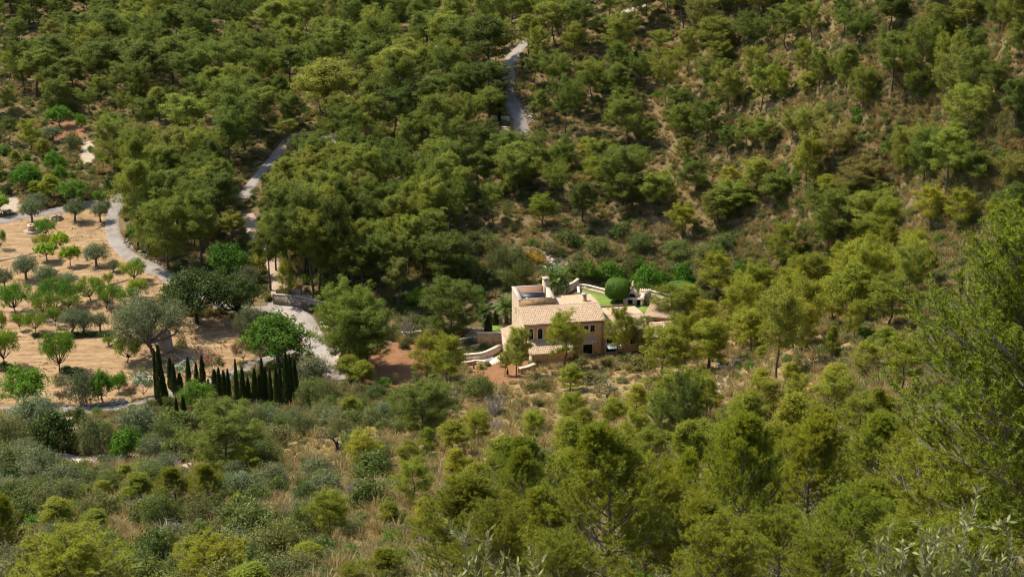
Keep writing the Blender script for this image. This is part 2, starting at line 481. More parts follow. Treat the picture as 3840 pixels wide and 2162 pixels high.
ORCHARD = [(-80, 832), (330, 775), (395, 800), (405, 880), (440, 945), (560, 1015), (640, 1070), (560, 1140), (720, 1190), (860, 1185), (930, 1230), (905, 1300), (985, 1335), (860, 1390), (760, 1430), (560, 1490), (440, 1520), (250, 1525), (-80, 1525)]
REDSOIL = [[(1370, 1310), (1480, 1285), (1590, 1290), (1600, 1440), (1540, 1475), (1360, 1460)], [(1745, 1355), (1860, 1340), (1990, 1350), (1960, 1425), (1830, 1450), (1755, 1420)],
           [(1890, 505), (1940, 500), (1945, 450), (1900, 445)], [(170, 470), (300, 440), (330, 490), (300, 530), (170, 520)]]
PALESOIL = [[(300, 540), (352, 525), (362, 600), (330, 615), (300, 605)], [(-40, 735), (60, 730), (88, 790), (-40, 805)], [(225, 1555), (285, 1560), (285, 1620), (225, 1610)], [(1020, 1095), (1140, 1090), (1180, 1130), (1030, 1132)]]

GRASS = [[(1230, 1650), (1500, 1560), (1700, 1480), (1960, 1405), (2060, 1340), (2560, 1322), (2760, 1310), (2760, 1480), (2560, 1600), (2300, 1660), (1950, 1720), (1720, 1830), (1680, 2080), (1330, 2170), (1290, 1900)], [(3150, 1640), (3500, 1600), (3840, 1700), (3840, 1900), (3250, 1900)],
         [(2640, 1480), (3000, 1400), (3300, 1420), (3000, 1600), (2680, 1640)], [(1000, 1660), (1240, 1640), (1260, 1760), (1000, 1740)],
         [(2560, 1330), (2640, 1180), (3000, 1060), (3420, 1080), (3480, 1450), (3250, 1640), (2700, 1680), (2560, 1600)]]
# ground sheet
xs = np.concatenate([-np.geomspace(4000, 175, 14), np.arange(-165, 166, 1.45), np.geomspace(175, 4000, 14)])
ys = np.concatenate([-np.geomspace(3000, 30, 10), np.arange(-20, 480, 1.45), np.geomspace(490, 6000, 16)])
X, Y = np.meshgrid(xs, ys)
Z = height(X, Y)
Z = Z + (vnoise(X, Y, 5.0, 1) - .5) * .5 * sstep(2, 8, np.abs(rect_d(*house_uv(X, Y), -6, 26, -6, 22)))
rd = road_dist(X, Y).reshape(X.shape)
Zs = height(X, Y)
k = 1 - sstep(.2, 2.5, rd)
Z = Z * (1 - k) + (Zs - .12) * k
ipx, ipy, idep = project(np.stack([X.ravel(), Y.ravel(), Zs.ravel()], 1))
ipx = ipx.reshape(X.shape); ipy = ipy.reshape(X.shape); front = (idep > 10).reshape(X.shape) & (Y < 330)
mask = np.zeros(X.shape + (4,), np.float32); mask[..., 3] = 0
for p in GRASS: mask[..., 3] = np.maximum(mask[..., 3], in_poly(ipx, ipy, p) & (idep > 10).reshape(X.shape))
HILL = [(1990, 120), (2500, 60), (3900, -60), (3900, 700), (3400, 760), (2900, 900), (2300, 960), (1800, 960), (1760, 760), (2000, 600)]
mask[..., 3] = np.maximum(mask[..., 3], .30 * (in_poly(ipx, ipy, HILL) & (idep > 10).reshape(X.shape)))
mask[..., 0] = in_poly(ipx, ipy, ORCHARD) & front
for p in REDSOIL: mask[..., 1] = np.maximum(mask[..., 1], in_poly(ipx, ipy, p) & front)
for p in PALESOIL: mask[..., 2] = np.maximum(mask[..., 2], in_poly(ipx, ipy, p) & front)
ny, nx = X.shape
i = np.arange(ny - 1)[:, None] * nx; j = np.arange(nx - 1)[None]
mb = MB(); mb.add(np.stack([X, Y, Z], -1), np.stack([i + j, i + j + 1, i + nx + j + 1, i + nx + j], -1).reshape(-1, 4))

def ground_mat():
    m, nt, N, Lk, P = nodes("wild_ground")
    tc = N.new("ShaderNodeTexCoord"); co = tc.outputs["Object"]
    at = N.new("ShaderNodeAttribute"); at.attribute_name = "soil"
    sep = N.new("ShaderNodeSeparateColor"); Lk.new(at.outputs["Color"], sep.inputs[0])
    n1 = noise(nt, .09, 6, .62, co); n2 = noise(nt, .9, 7, .7, co); n3 = noise(nt, 5, 5, .7, co)
    wild = ramp(nt, [(.30, (.080, .060, .033)), (.46, (.155, .114, .056)), (.58, (.205, .150, .074)), (.72, (.135, .116, .052))], mixc(nt, n1, n2, .6))
    mp = N.new("ShaderNodeMapping"); mp.inputs["Scale"].default_value = (.16, .9, .5); mp.inputs["Rotation"].default_value = (0, 0, .3); Lk.new(co, mp.inputs[0])
    n4 = noise(nt, 1.0, 6, .65, mp.outputs[0], 1.2)
    orch = ramp(nt, [(.34, (.185, .112, .056)), (.45, (.30, .190, .095)), (.55, (.395, .265, .142)), (.66, (.50, .365, .215))], mixc(nt, n2, n4, .65))
    red = ramp(nt, [(.3, (.21, .098, .046)), (.7, (.335, .172, .088))], n2)
    pale = ramp(nt, [(.3, (.38, .29, .20)), (.7, (.52, .43, .33))], n2)
    w = math_n(nt, 'MULTIPLY', math_n(nt, 'SUBTRACT', n2, .5), .9)
    def soft(s):
        r = N.new("ShaderNodeMapRange"); r.inputs[1].default_value = .35; r.inputs[2].default_value = .65
        Lk.new(math_n(nt, 'ADD', s, w), r.inputs[0]); return r.outputs[0]
    gold = ramp(nt, [(.3, (.18, .128, .058)), (.5, (.275, .198, .090)), (.7, (.36, .272, .135))], n2)
    wild = mixc(nt, wild, gold, soft(at.outputs['Alpha']))
    c = mixc(nt, wild, orch, soft(sep.outputs[0])); c = mixc(nt, c, red, soft(sep.outputs[1])); c = mixc(nt, c, pale, soft(sep.outputs[2]))
    c = mixc(nt, c, (.55, .52, .48), math_n(nt, 'MULTIPLY', n3, .45), 'MULTIPLY')
    Lk.new(c, P.inputs["Base Color"]); P.inputs["Roughness"].default_value = 1.0; P.inputs["Specular IOR Level"].default_value = .1
    Lk.new(bump(nt, mixc(nt, n2, n3, .5), .9, .25), P.inputs["Normal"])
    return m
ground = mb.build("ground", ground_mat(), smooth=True)
tag(ground, "dry brown hillside and tilled orchard ground", "ground", kind="structure")
ca = ground.data.color_attributes.new("soil", 'FLOAT_COLOR', 'POINT')
ca.data.foreach_set("color", mask.reshape(-1).astype(np.float32))

def road_mat(name, a, b, dirt):
    m, nt, N, Lk, P = nodes(name)
    tc = N.new("ShaderNodeTexCoord"); co = tc.outputs["Object"]
    n1 = noise(nt, .5, 6, .65, co); n2 = noise(nt, 6, 5, .7, co); n3 = noise(nt, .45, 5, .65, co, 1.2)
    c = mixc(nt, a, b, ramp(nt, [(.35, (0, 0, 0)), (.62, (1, 1, 1))], n1)); c = mixc(nt, c, (.8, .78, .75), math_n(nt, 'MULTIPLY', n2, .4), 'MULTIPLY')
    f = N.new("ShaderNodeMapRange"); f.inputs[1].default_value = .52; f.inputs[2].default_value = .66; Lk.new(n3, f.inputs[0])
    Lk.new(mixc(nt, c, dirt, math_n(nt, 'MULTIPLY', f.outputs[0], .6)), P.inputs["Base Color"])
    P.inputs["Roughness"].default_value = .92; Lk.new(bump(nt, n2, .3, .02), P.inputs["Normal"])
    return m
M['asphalt'] = road_mat('bleached_asphalt', (.185, .158, .132), (.275, .24, .205), (.27, .20, .14))
M['paving'] = road_mat('pale_paving', (.235, .20, .17), (.38, .33, .28), (.26, .185, .135))
M['dirt'] = road_mat('track_dirt', (.32, .22, .15), (.42, .31, .22), (.26, .16, .10))
M['gravel'] = road_mat('pale_gravel', (.48, .40, .32), (.62, .54, .45), (.40, .31, .22))
rr = np.random.RandomState(5)
for (nm, lb, mt, px, w), L in zip(ROADS, ROAD_LINES):
    T = np.gradient(L, axis=0); T /= np.linalg.norm(T, axis=1, keepdims=True); Nn = np.stack([-T[:, 1], T[:, 0]], 1)
    offs = np.linspace(-1, 1, 7); mb = MB(); V = []
    wob = (vnoise(np.arange(len(L)) * 1.0, np.zeros(len(L)), 4, 9) - .5) * .5
    for o in offs:
        q = L + Nn * (o * (w / 2 + (wob * abs(o) if abs(o) == 1 else 0)))[:, None] if abs(o) == 1 else L + Nn * (o * w / 2)
        z = height(q[:, 0], q[:, 1]) + (.05 if abs(o) < 1 else -.16)
        V.append(np.column_stack([q, z]))
    n = len(L); V = np.stack(V, 1).reshape(-1, 3); ii = np.arange(n - 1)[:, None] * 7; jj = np.arange(6)[None]
    mb.add(V, np.stack([ii + jj, ii + jj + 1, ii + 8 + jj, ii + 7 + jj], -1).reshape(-1, 4))
    tag(mb.build(nm, M[mt], smooth=True), lb, "road" if 'path' not in nm else "path", kind="structure")
# ------------------------------------------------------------------ plant prototypes (built once, copies share the mesh data)
def unit(v):
    return v / (np.linalg.norm(v, axis=-1, keepdims=True) + 1e-9)

def measured(parts):
    """real height and crown width of a prototype"""
    me = parts[1][1] if len(parts) > 1 else parts[0][1]
    V = np.empty(len(me.vertices) * 3, np.float32); me.vertices.foreach_get('co', V); V = V.reshape(-1, 3)
    c = np.median(V[:, :2], 0); r = np.percentile(np.hypot(V[:, 0] - c[0], V[:, 1] - c[1]), 94)
    return dict(parts=parts, H=float(np.percentile(V[:, 2], 99.7)), W=float(2 * r))

def ball(rng, n, p=1 / 2.4):
    d = unit(rng.normal(size=(n, 3))); return d * (rng.rand(n, 1) ** p)

def bend_path(rng, a, d, L, n=5, up=.25, wob=.08):
    P = [np.array(a, float)]; d = unit(np.array(d, float))
    for i in range(n):
        d = unit(d + np.array([0, 0, up / n]) + rng.normal(size=3) * wob)
        P.append(P[-1] + d * L / n)
    return np.array(P)

def make_pine(seed, Ht=9.0, W=6.0, base=.35, form='round', limbs=26, sub=4, per=60, bl=.24, bw=.045, rc=.42, mat='pine', lean=.05, cones=0, trunk_r=.017, twig_min=.006, dead=6):
    rng = np.random.RandomState(seed)
    tr = MB(); cr = MB()
    n = 9; P = np.zeros((n, 3)); P[:, 2] = np.linspace(-.3, Ht * .97, n)
    off = np.cumsum(rng.normal(size=(n, 2)) * lean * Ht / n * 1.6, 0); off -= off[0]; P[:, :2] = off
    rad = np.linspace(1, .12, n) ** 1.15 * trunk_r * Ht
    tr.tube(P, rad, 7)
    def at(t):
        f = np.clip(t * .97 * (n - 1) + .2, 0, n - 1.001); i = int(f); return P[i] * (1 - f + i) + P[i + 1] * (f - i), rad[i]
    az = rng.rand() * 6.28; C = []; CD = []
    for i in range(limbs):
        s = (i + .5) / limbs; t = base + (1 - base) * s ** (.9 if form == 'round' else .8)
        az += 2.4 + rng.normal() * .35
        if form == 'round':
            prof = math.sqrt(max(.03, 1 - ((s - .52) / .62) ** 2)) ; el = -.05 + .95 * s
        elif form == 'flat':
            prof = .45 + .75 * math.sin(min(1, s * 1.1) * 1.9); el = .15 + .35 * s
        else:
            prof = max(.10, (1 - s) ** .75 * (0.62 + .38 * min(1, s * 6))) ; el = .30 + .6 * s
        L = W / 2 * prof * (0.72 + .5 * rng.rand())
        p0, r0 = at(t)
        d = np.array([math.cos(az) * math.cos(el), math.sin(az) * math.cos(el), math.sin(el)])
        B = bend_path(rng, p0, d, L, 5, .45, .10)
        tr.tube(B, np.linspace(1, .25, 6) * max(.012, min(r0 * .55, .012 + L * .011)), 5)
        for k in range(sub):
            f = 1.2 + (k + rng.rand()) / sub * 3.8; j = min(int(f), 4); q = B[j] * (1 - f + j) + B[j + 1] * (f - j)
            sd = unit(B[j + 1] - B[j] + np.cross(B[j + 1] - B[j], [0, 0, 1]) * rng.choice([-1, 1]) * (.5 + rng.rand()) + np.array([0, 0, .1 + rng.rand() * .35]) * L * .25)
            l2 = L * (.22 + .22 * rng.rand()) + .15
            S = bend_path(rng, q, sd, l2, 3, .5, .12)
            tr.tube(S, np.linspace(1, .4, 4) * max(twig_min, .012 * l2 / .6), 4, cap=False)
            C += [S[-1], S[2] + rng.normal(size=3) * rc * .4, S[1] + rng.normal(size=3) * rc * .6]; CD += [unit(S[-1] - S[-2])] * 3
        C.append(B[-1]); CD.append(unit(B[-1] - B[-2]))
    C.append(P[-1]); CD.append(np.array([0, 0, 1.0]))
    for i in range(dead):
        p0, r0 = at(base * (.35 + .65 * rng.rand())); a = rng.rand() * 6.28
        B = bend_path(rng, p0, (math.cos(a), math.sin(a), rng.rand() * .5 - .1), W * .18 * (.4 + rng.rand()), 4, .1, .15)
        tr.tube(B, np.linspace(1, .3, 5) * max(.01, r0 * .22), 4)
    C = np.array(C); CD = np.array(CD)
    m = len(C); k = np.repeat(np.arange(m), per); N = len(k)
    size = rc * (.65 + .6 * rng.rand(m))
    o = ball(rng, N, 1 / 1.9) * (.75 + .35 * np.abs(rng.normal(size=(N, 1)))) * size[k][:, None] * np.array([1, 1, .72])
    Q = C[k] + o; cc = C.mean(0) - np.array([0, 0, .08 * Ht])
    Nr = unit(o) * .65 + unit(Q - cc) * .45 + np.array([0, 0, .3]) + rng.normal(size=(N, 3)) * .8
    cr.facing(Q, Nr, bl * (.7 + .6 * rng.rand(N)), bw * (.7 + .6 * rng.rand(N)), rng, .5)
    res = [('trunk', tr.mesh('pine_trunk', M['bark'] if mat != 'pine_near' else M['bark_grey'], True)), ('crown', cr.mesh('pine_crown', M[mat]))]
    return measured(res)

def tuft_pine(seed, Ht, W, base, limbs, sub, form, tufts=3, per=26, nl=.15, nw=.016, lean=.05, open_=.0, even=.45):
    """pine seen from close: every twig ends in brush-like needle tufts, grey twigs show between"""
    rng = np.random.RandomState(seed); tr = MB(); cr = MB(); co = MB()
    n = 11; P = np.zeros((n, 3)); P[:, 2] = np.linspace(-.5, Ht * .97, n)
    off = np.cumsum(rng.normal(size=(n, 2)) * lean * Ht / n * 1.6, 0); off -= off[0]; P[:, :2] = off
    rad = np.linspace(1, .08, n) ** 1.1 * .016 * Ht; tr.tube(P, rad, 9)
    az = rng.rand() * 6.28; C = []; CD = []; cones = []; SA = []; SB = []
    for i in range(limbs):
        s = (i + .5) / limbs; t = base + (1 - base) * s ** .85
        az += 2.4 + rng.normal() * .3
        prof = {'cone': max(.08, (1 - s) ** .7), 'round': math.sqrt(max(.05, 1 - ((s - .42) / .68) ** 2))}[form]
        el = .25 + .75 * s
        L = W / 2 * prof * (1 - even / 2 + even * rng.rand())
        f = np.clip(t * .97 * (n - 1) + .3, 0, n - 1.01); j = int(f); p0 = P[j] * (1 - f + j) + P[j + 1] * (f - j)
        d = np.array([math.cos(az) * math.cos(el), math.sin(az) * math.cos(el), math.sin(el)])
        B = bend_path(rng, p0, d, L, 7, .5, .08)
        tr.tube(B, np.linspace(1, .18, 8) * max(.014, min(rad[j] * .5, .02 + L * .009)), 6)
        for k in range(sub):
            f = 1.2 + (k + rng.rand()) / sub * 5.7; j = min(int(f), 6); q = B[j] * (1 - f + j) + B[j + 1] * (f - j)
            fw = unit(B[j + 1] - B[j])
            sd = unit(fw + unit(np.cross(fw, [0, 0, 1])) * rng.choice([-1, 1]) * (.4 + .7 * rng.rand()) + np.array([0, 0, -.1 + rng.rand() * .7]))
            l2 = L * (.13 + .17 * rng.rand()) + .3
            S = bend_path(rng, q, sd, l2, 4, .45, .12)
            tr.tube(S, np.linspace(1, .35, 5) * max(.008, .011 * l2), 4, cap=False)
            if rng.rand() < .06: cones.append(S[2])
            for z in range(tufts):
                g = 1.9 + (z + rng.rand()) / tufts * 2.09; j2 = min(int(g), 3); a = S[j2] * (1 - g + j2) + S[j2 + 1] * (g - j2)
                dv = unit(unit(S[j2 + 1] - S[j2]) + rng.normal(size=3) * .55 + np.array([0, 0, .35])); l3 = .2 + .25 * rng.rand()
                e = a + dv * l3
                SA.append(a); SB.append(e)
                if rng.rand() > open_:
                    C.append(a + dv * l3 * .25); CD.append(dv * l3 * .8)
        C.append(B[-1]); CD.append(unit(B[-1] - B[-2]) * .3)
    tr.sticks(SA, SB, .006, .003)
    C.append(P[-1]); CD.append(np.array([0, 0, .4]))
    C = np.array(C); CD = np.array(CD); m = len(C); k = np.repeat(np.arange(m), per); N = len(k)
    s = rng.rand(N)
    Q = C[k] + CD[k] * s[:, None]
    D = unit(unit(CD[k]) * (.35 + .7 * s[:, None]) + unit(rng.normal(size=(N, 3))) * .9 + np.array([0, 0, .15]))
    cr.blades(Q, D, nl * (.7 + .6 * rng.rand(N)), nw, rng)
    res = [('trunk', tr.mesh('pine_trunk', M['bark_grey'], True)), ('crown', cr.mesh('pine_crown', M['pine_near']))]
    if cones:
        for c in cones[:40]:
            a = np.linspace(0, 1, 6); r = .05 * np.sin(np.clip(a * 2.6 + .35, 0, math.pi))
            co.tube(np.array([c + np.array([0, 0, -.12 * x]) for x in a]), r, 6)
        res.append(('pine_cones', co.mesh('pine_cones', M['bark_dark'], True)))
    return measured(res)

def make_broad(seed, Ht, W, fork=.3, limbs=6, lobes=12, leaf=4200, ll=.16, lw=.07, mat='almond', bark='bark_grey', form='dome', trunk_r=.03, rl=.28, gnarl=.10, flowers=None):
    rng = np.random.RandomState(seed); tr = MB(); cr = MB()
    P = bend_path(rng, (0, 0, -.25), (rng.normal() * .15, rng.normal() * .15, 1), Ht * fork + .25, 4, .2, gnarl)
    r0 = trunk_r * Ht
    tr.tube(P, np.array([1.35, 1.0, .9, .85, .8]) * r0, 8, cap=False)
    top = P[-1]; C = []; S = []
    for i in range(lobes):
        a = 2.4 * i + rng.rand() * .8; s = (i + .5) / lobes
        if form == 'vase':
            rr = W / 2 * (.35 + .6 * math.sqrt(s)); z = Ht * (fork + (1 - fork) * (.42 + .5 * rng.rand() * (1 - .35 * s)))
        elif form == 'wide':
            rr = W / 2 * .82 * math.sqrt(s); z = Ht * (fork + (1 - fork) * (.25 + .6 * (1 - .75 * s) * (.7 + .3 * rng.rand())))
        else:
            rr = W / 2 * .75 * math.sqrt(s); z = Ht * (fork * .9 + (1 - fork * .9) * (.18 + .62 * math.sqrt(max(0, 1 - s * .95)) * (.45 + .55 * rng.rand())))
        C.append(np.array([top[0] + math.cos(a) * rr, top[1] + math.sin(a) * rr, z])); S.append(W * rl * (.65 + .5 * rng.rand()))
    C = np.array(C); S = np.array(S)
    for i in range(lobes):
        mid = top * .5 + C[i] * .5 + np.array([0, 0, -.04 * Ht]) + rng.normal(size=3) * .05 * W
        B = catmull([top, mid, C[i]], 4)
        tr.tube(B, np.linspace(.55, .1, len(B)) * r0, 5, cap=False)
        for k in range(4):
            e = C[i] + ball(rng, 1)[0] * S[i] * .9
            tr.tube(np.array([B[-3], (B[-3] + e) / 2 + rng.normal(size=3) * .05, e]), [.12 * r0 + .006, .01, .005], 4, cap=False)
    w = S ** 2 / (S ** 2).sum(); k = rng.choice(lobes, leaf, p=w)
    # leaves gathered in sprays inside each lobe
    sp = 26; cen = ball(rng, lobes * sp, 1 / 2.6).reshape(lobes, sp, 3)
    j = rng.randint(0, sp, leaf)
    o = cen[k, j] * S[k][:, None] * np.array([1, 1, .78]) + rng.normal(size=(leaf, 3)) * S[k][:, None] * .13
    Q = C[k] + o; Q[:, 2] = np.maximum(Q[:, 2], .05 * Ht)
    cr.facing(Q, unit(o) * .8 + np.array([0, 0, .35]) + rng.normal(size=(leaf, 3)) * .6, ll * (.7 + .6 * rng.rand(leaf)), lw * (.7 + .6 * rng.rand(leaf)), rng, .8 if form == 'vase' else .2, rhomb=True)
    res = [('trunk', tr.mesh('tree_trunk', M[bark], True)), ('crown', cr.mesh('tree_crown', M[mat]))]
    if flowers:
        fl = MB(); nf = flowers[1]; kk = rng.choice(lobes, nf, p=w)
        o = unit(rng.normal(size=(nf, 3)) + np.array([0, 0, .7])) * S[kk][:, None] * (1.0 + .1 * rng.rand(nf, 1))
        fl.leaves(C[kk] + o, unit(o + rng.normal(size=(nf, 3)) * .5), .13, .12, rng, flat=.3)
        res.append(('blossom', fl.mesh('blossom', M[flowers[0]])))
    return measured(res)

def make_shrub(seed, Ht, W, lobes=9, leaf=1500, ll=.13, lw=.05, mat='maquis_grey', stems=14, spiky=.3, bark='bark_grey', up=.35, blade=False):
    rng = np.random.RandomState(seed); mb = MB(); C = []; S = []
    for i in range(lobes):
        a = 2.4 * i + rng.rand(); s = (i + .4) / lobes; rr = W / 2 * .72 * math.sqrt(s)
        S.append(W * .25 * (.7 + .55 * rng.rand())); C.append([math.cos(a) * rr, math.sin(a) * rr, max(Ht * .22, Ht * (1 - .62 * s) * (.55 + .3 * rng.rand()))])
    C = np.array(C); S = np.array(S)
    for i in range(stems):
        e = C[i % lobes] + ball(rng, 1)[0] * S[i % lobes] * (.9 + .3 * rng.rand())
        b = np.array([rng.normal() * .06 * W, rng.normal() * .06 * W, -.15])
        mb.tube(catmull([b, (b + e) / 2 + rng.normal(size=3) * .06 * W, e], 3), np.linspace(.016, .004, 7) * (1 + Ht * .25), 4, mat=1, cap=False)
    w = S ** 2 / (S ** 2).sum(); k = rng.choice(lobes, leaf, p=w); sp = 18
    cen = ball(rng, lobes * sp, 1 / 2.8).reshape(lobes, sp, 3); j = rng.randint(0, sp, leaf)
    o = cen[k, j] * S[k][:, None] * np.array([1, 1, .8]) + rng.normal(size=(leaf, 3)) * S[k][:, None] * .15
    Q = C[k] + o; Q[:, 2] = np.abs(Q[:, 2]) * (Ht / max(Ht, Q[:, 2].max())) if False else np.abs(Q[:, 2])
    D = unit(unit(o) * .6 + rng.normal(size=(leaf, 3)) * (.45 + spiky * .3) + np.array([0, 0, up]))
    if blade: mb.blades(Q, D, ll * (.7 + .7 * rng.rand(leaf)), lw * (.7 + .6 * rng.rand(leaf)), rng)
    else: mb.facing(Q, unit(o) * .8 + np.array([0, 0, .35]) + rng.normal(size=(leaf, 3)) * .65, ll * (.7 + .7 * rng.rand(leaf)), lw * (.7 + .6 * rng.rand(leaf)), rng, .5, rhomb=True)
    if False: mb.leaves(Q, D, ll * (.7 + .7 * rng.rand(leaf)), lw * (.7 + .6 * rng.rand(leaf)), rng)
    return measured([('shrub', mb.mesh('shrub', [M[mat], M[bark]]))])

def make_tussock(seed, Ht, W, n=70, bw=.03, mat='straw', ear=False):
    rng = np.random.RandomState(seed); mb = MB()
    a = rng.rand(n) * 6.28; r = rng.rand(n) ** .7
    b = np.stack([np.cos(a) * r * W * .16, np.sin(a) * r * W * .16, np.full(n, -.05)], 1)
    h = Ht * (.55 + .5 * rng.rand(n))
    d1 = unit(np.stack([np.cos(a) * r * .5, np.sin(a) * r * .5, np.ones(n)], 1) + rng.normal(size=(n, 3)) * .12)
    m = b + d1 * h[:, None] * .6
    e = m + unit(d1 + np.stack([np.cos(a) * r * 1.1, np.sin(a) * r * 1.1, -.25 * r], 1)) * h[:, None] * .5
    s = unit(np.cross(d1, rng.normal(size=(n, 3)))) * bw / 2
    V = np.stack([b - s, b + s, m + s * .8, m - s * .8, e], 1).reshape(-1, 3)
    k = np.arange(n)[:, None] * 5
    mb.add(V, k + np.array([[0, 1, 2, 3]]), k + np.array([[3, 2, 4]]))
    return dict(parts=[('tuft', mb.mesh('grass_tuft', [M[mat]]))], H=Ht, W=W)

def make_cypress(seed, Ht=6.0, W=.95):
    rng = np.random.RandomState(seed); tr = MB(); cr = MB()
    tr.tube(np.array([[0, 0, -.3], [0, 0, Ht * .5], [0, 0, Ht * .9]]), [.09, .05, .01], 6)
    n = 5200; t = rng.rand(n) ** .85; a = rng.rand(n) * 6.28
    lump = 1 + .16 * np.sin(a * 3 + t * 19 + seed) + .12 * np.sin(a * 5 - t * 31)
    r = W / 2 * np.minimum(1, .45 + t * 4) * (1 - t ** 2.2) ** .8 * lump * np.sqrt(rng.rand(n) * .7 + .3)
    Q = np.stack([np.cos(a) * r, np.sin(a) * r, .12 + t * (Ht - .25)], 1)
    D = unit(np.stack([np.cos(a) * .35, np.sin(a) * .35, np.ones(n)], 1) + rng.normal(size=(n, 3)) * .22)
    cr.blades(Q, D, .24 * (.7 + .6 * rng.rand(n)), .07, rng)
    return dict(parts=[('trunk', tr.mesh('cypress_trunk', M['bark_dark'], True)), ('crown', cr.mesh('cypress_crown', M['cypress']))], H=Ht, W=W)

def make_bare(seed, Ht, W, depth=4, r=.09, mat='bark_pale', lean=(0, 0), leafy=0):
    rng = np.random.RandomState(seed); mb = MB(); tips = []
    def grow(p, d, L, rad, lv):
        B = bend_path(rng, p, d, L, 4, .12, .2)
        mb.tube(B, np.linspace(1, .6, 5) * rad, 6 if lv < 2 else 4, cap=lv >= depth)
        if lv >= depth:
            tips.append(B[-1]); return
        for c in range(rng.randint(2, 4) + (1 if lv == 0 else 0)):
            s = B[rng.randint(2, 5)]
            nd = unit(unit(B[-1] - B[-2]) * .7 + rng.normal(size=3) * .75 + np.array([0, 0, .12]))
            grow(s, nd, L * (.55 + .25 * rng.rand()), rad * .55, lv + 1)
    grow(np.array([0, 0, -.2]), np.array([lean[0], lean[1], 1.0]), Ht * .36, r, 0)
    if leafy:
        T = np.array(tips); k = rng.randint(0, len(T), leafy)
        mb.leaves(T[k] + rng.normal(size=(leafy, 3)) * .22, unit(rng.normal(size=(leafy, 3))), .12, .06, rng, mat=1)
    me = mb.mesh('bare_tree', [M[mat], M['maquis_green']], True)
    V = np.empty(len(me.vertices) * 3, np.float32); me.vertices.foreach_get('co', V); V = V.reshape(-1, 3)
    return dict(parts=[('branches', me)], H=float(V[:, 2].max()), W=float(max(np.ptp(V[:, 0]), np.ptp(V[:, 1]))))

def make_topiary(seed, Ht=3.8, W=3.5, clear=.75, trunks=3, e=3.0):
    rng = np.random.RandomState(seed); tr = MB(); cr = MB()
    for i in range(trunks):
        a = i * 2.1; tr.tube(np.array([[math.cos(a) * .12, math.sin(a) * .12, -.1], [math.cos(a) * .2, math.sin(a) * .2, clear * .6], [math.cos(a) * .5, math.sin(a) * .5, clear + .5]]), [.11, .09, .07], 7)
    hz = (Ht - clear) / 2; n = 17000
    d = unit(rng.normal(size=(n, 3)))
    q = (np.abs(d) ** e).sum(1) ** (-1 / e)
    Q = d * q[:, None] * np.array([W / 2, W / 2, hz]) * (.94 + .06 * rng.rand(n, 1)) * (1 + .035 * np.sin(d[:, :1] * 7 + 1) * np.cos(d[:, 1:2] * 6 + d[:, 2:3] * 5)) + np.array([0, 0, clear + hz])
    cr.facing(Q, d + rng.normal(size=(n, 3)) * .35, .13, .08, rng, rhomb=True)
    core = MB(); u = np.linspace(0, 2 * math.pi, 25)[:-1]; w = np.linspace(-math.pi / 2, math.pi / 2, 13)
    dd = np.stack([np.outer(np.cos(w), np.cos(u)), np.outer(np.cos(w), np.sin(u)), np.outer(np.sin(w), np.ones(24))], -1).reshape(-1, 3)
    q = (np.abs(dd) ** e).sum(1) ** (-1 / e)
    V = dd * q[:, None] * np.array([W / 2, W / 2, hz]) * .93 + np.array([0, 0, clear + hz])
    ii = np.arange(12)[:, None] * 24; jj = np.arange(24)[None]
    cr.add(V, np.stack([ii + jj, ii + (jj + 1) % 24, ii + 24 + (jj + 1) % 24, ii + 24 + jj], -1).reshape(-1, 4))
    return dict(parts=[('trunk', tr.mesh('clipped_trunk', M['bark_dark'], True)), ('crown', cr.mesh('clipped_crown', M['box']))], H=Ht, W=W)

FROND = []
for _s in range(3):
    rng = np.random.RandomState(700 + _s); mb = MB(); n = 12; t = np.linspace(0, 1, n)
    droop = [.35, .8, 1.25][_s]; L = [2.2, 2.4, 2.3][_s]
    ang = .25 - droop * t ** 1.3 * 1.5
    P = np.zeros((n, 3)); P[1:, 0] = np.cumsum(np.cos(ang[1:])) * L / n; P[1:, 2] = np.cumsum(np.sin(ang[1:])) * L / n
    mb.tube(P, np.linspace(.03, .006, n), 5)
    k = 64; tt = np.linspace(.12, 1, k); f = tt * (n - 1.001); i0 = f.astype(int); Q = P[i0] * (1 - f + i0)[:, None] + P[i0 + 1] * (f - i0)[:, None]
    T = unit(P[i0 + 1] - P[i0])
    for sd in (-1, 1):
        D = unit(T * .75 + np.array([0, sd * 1.0, .25]) + rng.normal(size=(k, 3)) * .12)
        mb.leaves(Q, D, .52 * np.sin(np.clip(tt * 2.7 + .25, 0, 3.0)) + .12, .05, rng)
    FROND.append(mb.mesh('palm_frond', M['palm']))
def make_palm_trunk(seed, Ht):
    rng = np.random.RandomState(seed); mb = MB(); n = 22; z = np.linspace(-.3, Ht, n)
    r = .24 + .03 * (np.arange(n) % 2) + .1 * sstep(Ht - .7, Ht, z)
    P = np.column_stack([np.cumsum(rng.normal(size=n)) * .01, np.cumsum(rng.normal(size=n)) * .01, z]); mb.tube(P, r, 10)
    return mb.mesh('palm_trunk', M['palmtrunk'], True), P[-1]
def place_palm(label, pos, trunk_h, scale, seed, nf=34):
    rng = np.random.RandomState(seed)
    root = thing("palm_tree", label, "palm", pos, rng.rand() * 6, "date palms around the house"); root.scale = (scale,) * 3
    me, top = make_palm_trunk(seed, trunk_h); link("trunk", me, root)
    for i in range(nf):
        s = i / nf; a = i * 2.4; o = link("frond", FROND[0 if s < .3 else (1 if s < .7 else 2)], root)
        el = 1.25 - 1.35 * s + rng.normal() * .08
        o.matrix_local = Matrix.Translation(Vector(top)) @ Matrix.Rotation(a, 4, 'Z') @ Matrix.Rotation(-el + .2, 4, 'Y') @ Matrix.Scale(.85 + .25 * rng.rand(), 4)

